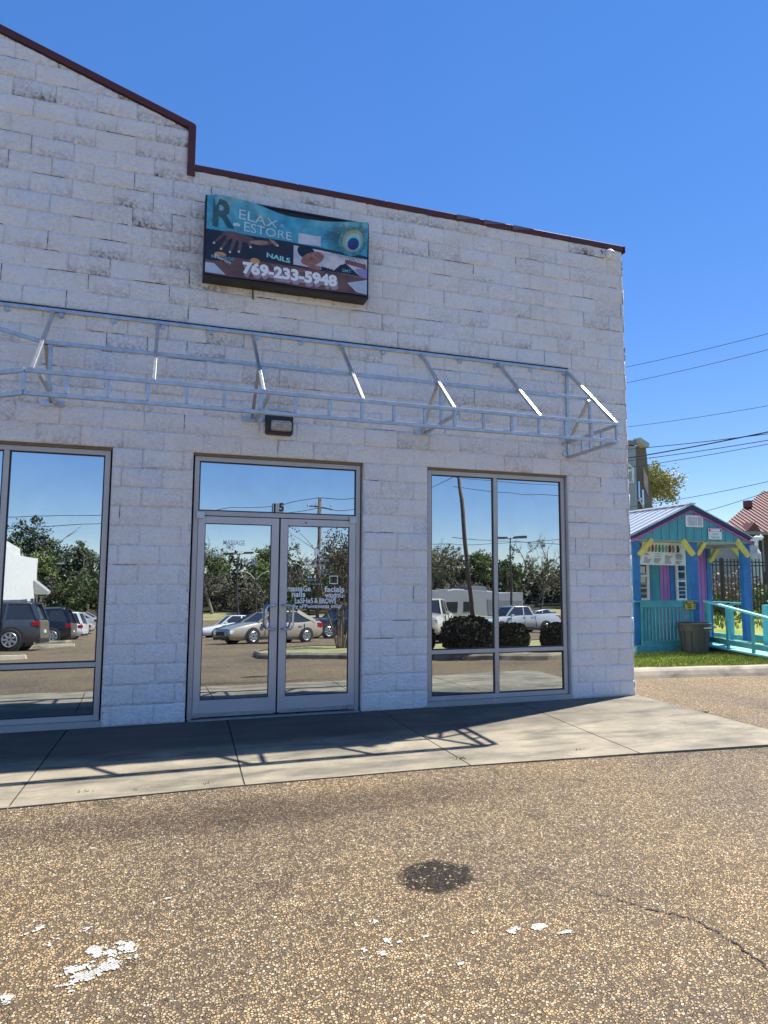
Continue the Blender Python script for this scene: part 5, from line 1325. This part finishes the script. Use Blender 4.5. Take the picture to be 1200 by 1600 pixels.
mb.attr = ('var', vals); mb.build('seed_heads', leaf_mat('seed_head', (.03, .024, .018), (.13, .09, .06)), o, fix=False)
o.location = p

# far trees mirrored in the glass
protos = []
specs = [('leafy_tree', G1, 'round', 12, 9, 4200, .46, 'dark green tree'), ('leafy_tree', G2, 'round', 11.5, 9, 4000, .42, 'spring green tree'), ('budding_tree', G3, 'bare', 13, 9, 3600, .36, 'olive budding tree'),
         ('bare_tree', G5, 'bare', 13, 8, 1700, .28, 'nearly bare tree'), ('undergrowth_tree', G1, 'low', 7.5, 9, 4200, .48, 'low green tree'), ('undergrowth_tree', G5, 'low', 8, 9, 4200, .44, 'low brown tree')]
for k, (nm, g, kd, h, wd, n, lf, ds) in enumerate(specs):
    protos.append(make_tree(nm, ds, 'tree', h, wd, g, n, lf, kd, 20 + k, 'trees along the far side of the car park', M_bark2 if kd == 'bare' else M_bark))
used = [False] * 6; rs = random.Random(21)
where = [('the left window', 0, 160), ('the left door', 310, 425), ('the right door', 445, 550), ('the right window', 672, 880)]
cnt = {}
def place(kx_, x, y, sc, px=None):
    o = protos[kx_]; loc = (x, y, -3.45 if y > -92 else -3.45 + (-92 - y) * .041)
    ang = rs.uniform(0, 6.28)
    if not used[kx_]: used[kx_] = True; t = o; t.location = loc; t.rotation_euler = (0, 0, ang); t.scale = (sc,) * 3
    else: t = copy_tree(o, loc, ang, sc=sc)
    # where it shows mirrored
    m = Vector((x, .12 - y, 0)) - CAM; a_ = m.dot(rt); b_ = m.dot(fw); ppx = 600 + CF * a_ / b_
    best = 'beyond the view of the glass'
    for nmw, p0, p1 in where:
        if p0 - 20 <= ppx <= p1 + 20: best = 'mirrored in ' + nmw
    row = 'front row' if y > -88 else 'back row'
    key = (kx_, best, row); cnt[key] = cnt.get(key, 0) + 1
    ordn = ['', 'second ', 'third ', 'fourth ', 'fifth ', 'sixth ', 'seventh ', 'eighth '][min(7, cnt[key] - 1)]
    ordt = '' if cnt[key] == 1 else ', ' + ordn + 'from left'
    t['label'] = specs[kx_][7] + ' in ' + row + ' ' + best + ordt
for row, (y0, step, kinds, s0, s1) in enumerate([(-81, 5.2, (4, 5, 5, 4, 3), .75, 1.0), (-86, 5.6, (0, 2, 3, 1, 2, 3, 5), .68, .95), (-93, 5.6, (0, 1, 2, 3, 2, 1, 5), .8, 1.08)]):
    x = -34.0 + row * 1.7
    while x < 74:
        kk = kinds[rs.randrange(len(kinds))]
        if row == 0 and 25 < x < 66: x += step; continue
        place(kk, x + rs.uniform(-1, 1), y0 + rs.uniform(-2, 2), rs.uniform(s0, s1) * .86); x += step * rs.uniform(.8, 1.2)
wl2 = random.Random(5); lob = []
for k in range(60):
    lob.append((-55 + k * 2.4 + wl2.uniform(-1, 1), wl2.uniform(-3, 3), wl2.uniform(1.5, 6.2), wl2.uniform(2.4, 4.2), .9))
for k in range(40):
    lob.append((-55 + k * 3.6, wl2.uniform(-2, 2), 1.2, 2.6, .8))
cr = crown(48000, lob, .7, rs=wl2, hollow=.2); o = cr.build('woods', leaf_mat('woods_brown', (.05, .048, .028), (.14, .135, .075)), fix=False); o.location = (0, -101, -3.2)
tag(o, 'dense brown and green wood mass behind the separate trees across the car park', 'woods', kind='stuff')
# big dark evergreen in the left window
p = refl(52, 95); make_tree('evergreen_tree', 'big dome-shaped dark evergreen mirrored behind the white wing in the left window', 'tree', 13.5, 15, G4, 9000, .36, 'dome', 77, loc=(p.x, -96, -3.4))

# ================================================================== FAR BUILDINGS (mirrored)
P = refl(58, 75)
o = empty('shop_wing', (P.x - 6, P.y + 15, -3.45), 'sunlit white block shop wing with stepped parapet mirrored in the left window', 'building')
ms = mat('sunlit_white_block', (.66, .66, .63), .75, 0, .07, 2)
mb = MB(); yA = P.y; zt_ = 3.55
mb.box(P.x - 14, yA, -3.5, P.x, yA + 14, zt_); mb.box(P.x - 14, yA + 14.002, -3.5, P.x - .002, yA + 34, zt_ + .5); mb.prism([(yA + 10, zt_), (yA + 22, zt_), (yA + 22, zt_ + 1.3), (yA + 16, zt_ + 1.0), (yA + 10, zt_ + .6)], P.x - 1, P.x - .05, 'YZ')
mb.build('wall', ms, o)
for k in range(6):
    mb = MB(); y = yA + 1.2 + k * 4.6; mb.box(P.x + .003, y, -3.3, P.x + .05, y + 2.8, -.9); f = mb.build('window', mat('dark_glass_far', (.05, .06, .07), .1), o)
    mb = MB(); mb.box(P.x + .05, y + 1.35, -3.3, P.x + .08, y + 1.45, -.9); mb.box(P.x + .05, y, -1.5, P.x + .08, y + 1.35, -1.42); mb.build('mullion', M_white, f)
mb = MB(); mb.prism([(P.x + .05, .9), (P.x + 1.3, -.15), (P.x + 1.3, -.45), (P.x + .05, -.45)], yA + .2, yA + 2.2, 'XZ'); mb.build('awning', mat('grey_awning', (.32, .33, .32), .7), o)
P = refl(755, 90)
o = empty('warehouse', (P.x, P.y, -3.45), 'long low white warehouse with dark openings mirrored in the right window', 'building')
mb = MB(); mb.box(P.x - 14, P.y - 10, -3.5, P.x + 6, P.y, -.3); mb.box(P.x - 13.5, P.y + .003, -3.5, P.x - 6.5, P.y + 3, 0.1); mb.build('wall', mat('far_white_wall', (.30, .31, .33), .8, 0, .1, .4), o)
for k in range(5): mb = MB(); x = P.x - 12.6 + k * 2.4; yy = P.y + (3.003 if k < 3 else .003); mb.box(x, yy, -3.0, x + 1.6, yy + .04, -1.7); mb.build('opening', M_gap, o)
mb = MB(); mb.box(P.x + .5, P.y + .003, -3.3, P.x + 5.8, P.y + .05, -1.4); mb.build('shade_canopy', mat('far_grey', (.2, .2, .21), .8), o)
mb = MB(); mb.box(P.x - 1, P.y - 4, -.3, P.x + 1.6, P.y - 2, .4); mb.build('roof_unit', mat('far_grey', (.2, .2, .21), .8), o)

# ================================================================== POLES
def lamp_post(px, dep, top_py, kind, lab):
    b = refl(px, dep); zt_ = CAM.z + (903 - top_py) * dep / CF
    o = empty('lamp_post', tuple(b), lab, 'lamp post', 'car park lamp posts')
    mb = MB(); mb.tube([b, (b.x, b.y, zt_)], [.10, .06], 8); mb.build('pole', mat('dark_bronze', (.07, .065, .06), .5, .3), o)
    if kind == 'box':
        for s in (-1, 1):
            mb = MB(); mb.bar((b.x, b.y, zt_ - .1), (b.x + s * .6, b.y, zt_ + .0), .07, .07); mb.box(b.x + s * .45, b.y - .25, zt_ - .08, b.x + s * 1.35, b.y + .25, zt_ + .10); mb.build('lamp_head', MATS['dark_bronze'], o)
    elif kind == 'y':
        for s in (-1, 1):
            mb = MB(); mb.tube([(b.x, b.y, zt_ - 1.0), (b.x + s * .6, b.y, zt_ - .3), (b.x + s * 1.2, b.y, zt_), (b.x + s * 2.0, b.y, zt_ + .02)], .05, 6); mb.box(b.x + s * 1.5, b.y - .15, zt_ - .05, b.x + s * 2.5, b.y + .15, zt_ + .09); mb.build('lamp_arm', mat('pale_metal', (.5, .5, .5), .5, .3), o)
    mb = MB(); mb.lathe([(.25, -.1), (.25, .5), (.2, .55)], tuple(b), 12); mb.build('base', mat('pole_base', (.4, .38, .34), .8), o)
lamp_post(372.5, 60, 866, 'box', 'double head lamp post mirrored in the left door')
lamp_post(401.5, 82, 894, 'y', 'pale Y-shaped street lamp mirrored in the left door')
lamp_post(799, 55, 839, 'box', 'double head lamp post mirrored in the right window')
def util(px, dep, top_py, px_top, arms, lab, r=.15):
    b = refl(px, dep); zt_ = CAM.z + (903 - top_py) * dep / CF; dx = (px_top - px) * dep / CF
    t = Vector((b.x + dx * cy_, b.y + dx * sy_, zt_)); o = empty('utility_pole', tuple(b), lab, 'pole', 'utility poles')
    mb = MB(); mb.tube([b, t], [r, r * .8], 9); mb.build('pole', M_wood, o, smooth=True)
    if arms:
        mb = MB(); q = b.lerp(t, .93); mb.bar(q + Vector((-.7, 0, .1)), q + Vector((1.0, 0, -.12)), .07, .08); mb.build('crossarm', M_wood, o)
        for s in (-.8, -.3, .9):
            mb = MB(); mb.lathe([(.03, 0), (.07, .06), (.03, .2)], (q.x + s, q.y, q.z + .06), 8); mb.build('insulator', mat('insulator_grey', (.4, .4, .42), .4), o)
    return t
tA = util(497, 50, 778, 496.5, True, 'wooden utility pole with crossarm mirrored in the right door', .17)
tB = util(741, 45, 640, 707, False, 'dark leaning utility pole mirrored in the right window', .16)
tC = util(66, 85, 863, 66, False, 'far utility pole with street light mirrored in the left window', .14)
mb = MB(); q = tC - Vector((0, 0, 2.3)); mb.tube([q, q + Vector((.9, 0, .7)), q + Vector((1.9, 0, .75))], .05, 6); mb.box(q.x + 1.7, q.y - .15, q.z + .65, q.x + 2.6, q.y + .15, q.z + .85); tag(mb.build('street_light_arm', mat('pale_metal', (.5, .5, .5), .5, .3)), 'street light arm fixed to the far utility pole in the left window', 'street light')
def wire2(A, B, sag, r, lab):
    mb = MB(); n = 24; mb.tube([A.lerp(B, k / n) - Vector((0, 0, sag * (1 - (2 * k / n - 1) ** 2))) for k in range(n + 1)], r, 5, caps=False)
    tag(mb.build('power_line', M_wire, smooth=True, fix=False), lab, 'power line', 'power lines mirrored in the glass')
L_ = Vector((-1, .02, 0))
tz = tA.z
wire2(Vector((tA.x - 38, tA.y - 4, tz - .5)), tA, 1.6, .022, 'topmost power line left of the utility pole mirrored in the doors')
wire2(tA, Vector((tB.x, tB.y, tz + 2.2)), 1.0, .022, 'topmost power line running from the pole with crossarm to the leaning pole')
q = tA - Vector((0, 0, .75))
wire2(Vector((tA.x - 38, tA.y - 4, tz - 1.8)), q, 1.2, .02, 'lower power line left of the utility pole mirrored in the doors')
wire2(q, Vector((tB.x, tB.y, tz + .9)), .9, .02, 'lower power line right of the pole with crossarm')
for zz, lab in ((2.2, 'highest power line right of the leaning pole in the right window'), (.9, 'second power line right of the leaning pole in the right window'), (.2, 'third power line right of the leaning pole in the right window'), (-3.2, 'low power line right of the leaning pole in the right window')):
    wire2(Vector((tB.x, tB.y, tz + zz)), Vector((tB.x + 40, tB.y + 6, tz + zz + .8)), .9, .02, lab)
wire2(refl(660, 62) + Vector((0, 0, 8.1)), refl(900, 62) + Vector((0, 0, 8.3)), .3, .025, 'low power line crossing before the trees in the right window')
wire2(refl(-40, 80) + Vector((0, 0, 7.6)), refl(440, 80) + Vector((0, 0, 7.2)), .8, .025, 'far power line crossing before the trees in the left window and door')

# ================================================================== VEHICLES
M_tyre = mat('tyre', (.02, .02, .02), .85); M_rim = mat('alloy_rim', (.5, .51, .53), .3, .7); M_cglass = glass_mat('car_glass', (.13, .14, .15), .5, .0)
M_trim = mat('dark_trim', (.025, .025, .027), .6); M_tail = mat('tail_lamp_red', (.35, .01, .012), .2, coat=.5); M_head = mat('headlamp_clear', (.6, .62, .64), .1, coat=.5); M_chrome = mat('chrome', (.7, .7, .72), .12, 1.0)
def paint(name, c, metal=.15): return mat(name, c, .28, metal, .03, 3, coat=1.0)
SH = {
 'sedan': dict(L=4.75, W=1.8, wb=2.72, r=.32, st=[(2.37, .32, .52, .70), (2.30, .22, .66, .80), (2.0, .18, .74, .87), (1.4, .17, .84, .90), (.85, .17, .92, .90), (-.9, .17, .95, .90), (-1.6, .18, .98, .89), (-2.15, .22, .97, .84), (-2.34, .32, .90, .74)],
               gh=[(1.05, .90), (-1.85, .96)], top=[(.30, 1.38), (-1.05, 1.38)], zr=1.43, bp=[-.30]),
 'suv': dict(L=5.1, W=2.0, wb=3.05, r=.40, st=[(2.55, .45, .72, .80), (2.48, .30, .98, .92), (2.1, .28, 1.08, .98), (1.4, .27, 1.13, 1.0), (1.0, .27, 1.15, 1.0), (-1.9, .27, 1.18, 1.0), (-2.35, .30, 1.18, .97), (-2.52, .42, 1.10, .90)],
             gh=[(1.15, 1.13), (-2.42, 1.17)], top=[(.45, 1.80), (-2.12, 1.80)], zr=1.88, bp=[-.15, -1.25]),
 'pickup': dict(L=5.5, W=1.9, wb=3.3, r=.38, st=[(2.75, .50, .70, .78), (2.66, .36, .95, .88), (2.2, .34, 1.04, .94), (1.6, .33, 1.10, .95), (1.2, .33, 1.12, .95), (-.85, .33, 1.13, .95), (-.9, .33, 1.20, .95), (-2.6, .36, 1.20, .94), (-2.72, .42, 1.16, .90)],
             gh=[(1.25, 1.10), (-.85, 1.12)], top=[(.62, 1.70), (-.60, 1.70)], zr=1.76, bp=[-.02]),
}
def make_car(kind, name, color, label, cat, group='cars in the car park', rim=M_rim):
    s = SH[kind]; o = empty(name, (0, 0, 0), label, cat, group)
    mb = MB(); rings = []
    for (x, zb, zt_, hw) in s['st']:
        h_ = zt_ - zb; half = [(hw * .86, zb), (hw * .97, zb + h_ * .18), (hw, zb + h_ * .50), (hw * .975, zb + h_ * .78), (hw * .90, zt_ - .015), (hw * .70, zt_ + .012), (hw * .3, zt_ + .03)]
        rings.append([(x, y, z) for y, z in half] + [(x, -y, z) for y, z in reversed(half)])
    loft(mb, rings); body = mb.build('body', color, o, smooth=True); body.data.shade_smooth()
    em = body.modifiers.new('edge', 'EDGE_SPLIT'); em.split_angle = R(38)
    (g0, gz0), (g1, gz1) = s['gh']; (t0, tz0), (t1, tz1) = s['top']; W = s['W'] / 2; wb_, wt = W * .89, W * .70
    P8 = [(g0, -wb_, gz0 - .03), (g0, wb_, gz0 - .03), (g1, wb_, gz1 - .03), (g1, -wb_, gz1 - .03), (t0, -wt, tz0), (t0, wt, tz0), (t1, wt, tz1), (t1, -wt, tz1)]
    mb = MB(); mb.hexa(P8); mb.build('glazing', M_cglass, o)
    mb = MB(); rg = []
    for x, k_ in ((t0 + .05, .0), (t0 - .12, .75), ((t0 + t1) / 2, 1), (t1 + .15, .8), (t1 - .05, .1)):
        zz = tz0 - .02 + (s['zr'] - tz0 + .02) * k_; rg.append([(x, wt * 1.03, tz0 - .04), (x, wt * 1.0, tz0 + (zz - tz0) * .5), (x, wt * .75, zz), (x, 0, zz + .015), (x, -wt * .75, zz), (x, -wt * 1.0, tz0 + (zz - tz0) * .5), (x, -wt * 1.03, tz0 - .04)])
    loft(mb, rg); mb.build('roof', color, o, smooth=True)
    for sd in (1, -1):
        mb = MB(); mb.bar((g0 - .0, sd * wb_, gz0 - .02), (t0, sd * wt, tz0), .06, .07); mb.bar((g1 + .0, sd * wb_ * .99, gz1 - .02), (t1, sd * wt, tz1), .06, .16 if kind != 'pickup' else .12, (1, 0, 0))
        for b_ in s['bp']: mb.bar((b_, sd * wb_ * 1.005, gz0), (b_ - .05, sd * wt * 1.01, tz0), .05, .09, (1, 0, 0))
        mb.build('pillars', color, o)
        mb = MB(); mb.box(g0 - .35, sd * (W + .02), gz0 - .02, g0 - .2, sd * (W + .18), gz0 + .12); mb.build('mirror', color, o, bevel=.02)
        mb = MB()
        for hx_ in ([.05, -.95] if kind != 'pickup' else [.1, -.6]): mb.box(hx_, sd * (W * .985), gz0 - .14, hx_ - .18, sd * (W * .985 + .03), gz0 - .10)
        mb.build('door_handle', color if kind != 'suv' else M_chrome, o)
        mb = MB()
        for dx_ in ([.75, -.28, -1.25] if kind != 'pickup' else [.95, -.05, -.88]): mb.box(dx_ - .008, sd * W * .965, .34, dx_ + .008, sd * (W + .004), gz0 - .02)
        mb.box(s['wb'] / 2 - .45, sd * W * .9, .18, -s['wb'] / 2 + .45, sd * (W - .01), .26); mb.build('door_gap', M_trim, o)
        for wx in (s['wb'] / 2, -s['wb'] / 2):
            wx += .0; r_ = s['r']
            mb = MB(); mb.lathe([(r_ * 1.17, -.01), (r_ * 1.17, .012)], (wx, sd * (W - .004), r_ * 1.02), 24, 'Y'); mb.build('wheel_arch', M_trim, o)
            mb = MB(); mb.lathe([(r_ * .6, -.11), (r_ * .93, -.11), (r_, -.08), (r_, .08), (r_ * .93, .11), (r_ * .62, .115)], (wx, sd * (W - .07), r_), 24, 'Y'); w_ = mb.build('wheel', M_tyre, o)
            mb = MB(); yy = sd * (W - .07) + sd * .105
            mb.lathe([(r_ * .66, -.012), (r_ * .66, .012), (r_ * .58, .016)], (wx, yy, r_), 20, 'Y')
            rimo = mb.build('rim', mat('rim_dark', (.06, .06, .065), .5, .3), w_)
            mb = MB()
            for k in range(7):
                a = k * 6.283 / 7; c_, s_ = math.cos(a), math.sin(a); mb.bar((wx + c_ * .04, yy + sd * .022, r_ + s_ * .04), (wx + c_ * r_ * .62, yy + sd * .022, r_ + s_ * r_ * .62), .015, .075, (-s_, 0, c_))
            mb.tube([(wx + math.cos(k * .3142) * r_ * .63, yy + sd * .02, r_ + math.sin(k * .3142) * r_ * .63) for k in range(21)], .018, 5, caps=False)
            mb.build('spokes', rim, w_, fix=False)
        x_ = s['st'][1][0]; zt1 = s['st'][1][2]
        mb = MB(); mb.box(x_ - .22, sd * W * .55, zt1 - .20, x_ + .035, sd * W * .90, zt1 - .06); mb.build('headlight', M_head, o, bevel=.02)
        xr_ = s['st'][-2][0]; zt2 = s['st'][-2][2]
        mb = MB(); mb.box(xr_ - .14 if kind != 'suv' else xr_ - .16, sd * W * .58, zt2 - .30, xr_ + .16, sd * (W * .955 if kind != 'suv' else W * .98), zt2 - .10); mb.build('tail_light', M_tail, o, bevel=.02)
    xf = s['st'][0][0]; xr_ = s['st'][-1][0]
    mb = MB(); mb.box(xf - .06, -W * .45, s['st'][0][2] - .12, xf + .015, W * .45, s['st'][0][2] + .06); mb.build('grille', M_trim, o)
    mb = MB(); mb.box(xf - .16, -W * .8, .22, xf - .0, W * .8, .40); mb.box(xr_ - .0, -W * .82, .25, xr_ + .16, W * .82, .42); mb.build('bumper', M_trim if kind != 'pickup' else M_chrome, o, bevel=.02)
    mb = MB(); mb.box(xr_ - .02, -.16, .62, xr_ + .03, .16, .74); mb.build('number_plate', M_white, o)
    mb = MB(); mb.box(2.0, -W * .75, .16, -2.0, W * .75, .30); mb.build('underside', M_trim, o)
    if kind == 'suv':
        for sd in (1, -1): mb = MB(); mb.bar((t0 - .3, sd * wt * .9, s['zr'] + .05), (t1 + .2, sd * wt * .9, s['zr'] + .05), .04, .04); mb.build('roof_rack', M_chrome, o)
        mb = MB(); mb.box(t1 - .18, -wt * .9, tz1 - .01, t1 + .1, wt * .9, tz1 + .05); mb.build('spoiler', color, o, bevel=.015)
    if kind == 'pickup':
        mb = MB(); mb.box(-.98, -W * .8, 1.19, -2.58, W * .8, 1.245); mb.build('bed_opening', M_trim, o)
    return o
def put_car(o, px, dep, ang, dz=0):
    p = refl(px, dep); o.location = (p.x, p.y, p.z); 
    f = Vector((math.cos(ang), math.sin(ang), 0)); slope = math.atan(.068) if p.y > -50 else 0
    zf = H(p.x + f.x, p.y + f.y) - H(p.x - f.x, p.y - f.y); s_ = Vector((-f.y, f.x, 0)); zs = H(p.x + s_.x, p.y + s_.y) - H(p.x - s_.x, p.y - s_.y)
    X = Vector((f.x, f.y, zf / 2)).normalized(); Y = Vector((s_.x, s_.y, zs / 2)).normalized(); Z = X.cross(Y)
    o.rotation_euler = Matrix((X, Y, Z)).transposed().to_euler()
gold = paint('champagne_paint', (.36, .31, .24)); wht = paint('white_car_paint', (.72, .73, .73), 0); blk = paint('black_car_paint', (.012, .013, .018), .2); gry = paint('slate_grey_paint', (.06, .07, .085)); slv = paint('silver_paint', (.42, .44, .46)); crm = paint('cream_paint', (.60, .54, .42), .1)
a = make_car('sedan', 'sedan_car', gold, 'champagne sedan mirrored across both doors, nearest car in the doors', 'car'); put_car(a, 424, 30, R(159)); gold_car = a
a = make_car('sedan', 'sedan_car', wht, 'white sedan mirrored in the left door behind the champagne sedan', 'car'); put_car(a, 366, 48, R(168))
a = make_car('sedan', 'sedan_car', blk, 'black sedan mirrored between the white and the champagne sedans', 'car'); put_car(a, 404, 39, R(163))
a = make_car('suv', 'suv_car', blk, 'black suv mirrored in the right door behind the bare ornamental tree', 'car', rim=M_rim); put_car(a, 543, 38, R(170))
suvb = a
a = make_car('sedan', 'sedan_car', slv, 'pale silver car mirrored in the right door behind the black suv', 'car'); put_car(a, 500, 55, R(170)); silver = a
b = copy_tree(silver, (0, 0, 0), label='far silver car mirrored in the right window above the pickup bed'); put_car(b, 838, 74, R(175))
a = make_car('pickup', 'pickup_truck', slv, 'silver extended cab pickup mirrored in the right window behind the shrubs', 'pickup truck'); put_car(a, 806, 42, R(174)); pick = a
a = make_car('pickup', 'pickup_truck', crm, 'cream pickup mirrored at the left edge of the right window behind the largest shrub', 'pickup truck'); put_car(a, 668, 27, R(122))
a = make_car('suv', 'suv_car', gry, 'slate grey suv mirrored at the left edge of the left window', 'car', 'parked cars in the left row'); put_car(a, -36, 26.5, R(182)); 
a = copy_tree(suvb, (0, 0, 0), label='black suv parked behind the slate grey suv in the left window'); a['group'] = 'parked cars in the left row'; put_car(a, 44, 37.5, R(184))
a = make_car('suv', 'suv_car', wht, 'white suv parked beyond the black suv in the left window', 'car', 'parked cars in the left row'); put_car(a, 78, 47, R(185)); w1 = a
a = copy_tree(silver, (0, 0, 0), label='silver sedan, fourth in the parked row in the left window'); a['group'] = 'parked cars in the left row'; put_car(a, 103, 57, R(185))
a = copy_tree(silver, (0, 0, 0), label='small silver sedan, fifth in the parked row in the left window'); a['group'] = 'parked cars in the left row'; put_car(a, 118, 66, R(185))
# parking blocks
def pblock(px, dep, ang, lab):
    p = refl(px, dep); mb = MB(); mb.hexa([(-.9, -.09, -.02), (.9, -.09, -.02), (.9, .09, -.02), (-.9, .09, -.02), (-.86, -.05, .13), (.86, -.05, .13), (.86, .05, .13), (-.86, .05, .13)])
    o = mb.build('parking_block', concrete_mat('pale_block', (.5, .43, .3), (.62, .55, .4)), bevel=.01); o.location = p; o.rotation_euler = (0, 0, ang); tag(o, lab, 'parking block', 'concrete parking blocks')
pblock(-5, 19, R(4), 'concrete parking block mirrored low at the left edge of the left window')
pblock(88, 29, R(4), 'concrete parking block mirrored under the black suv in the left window')
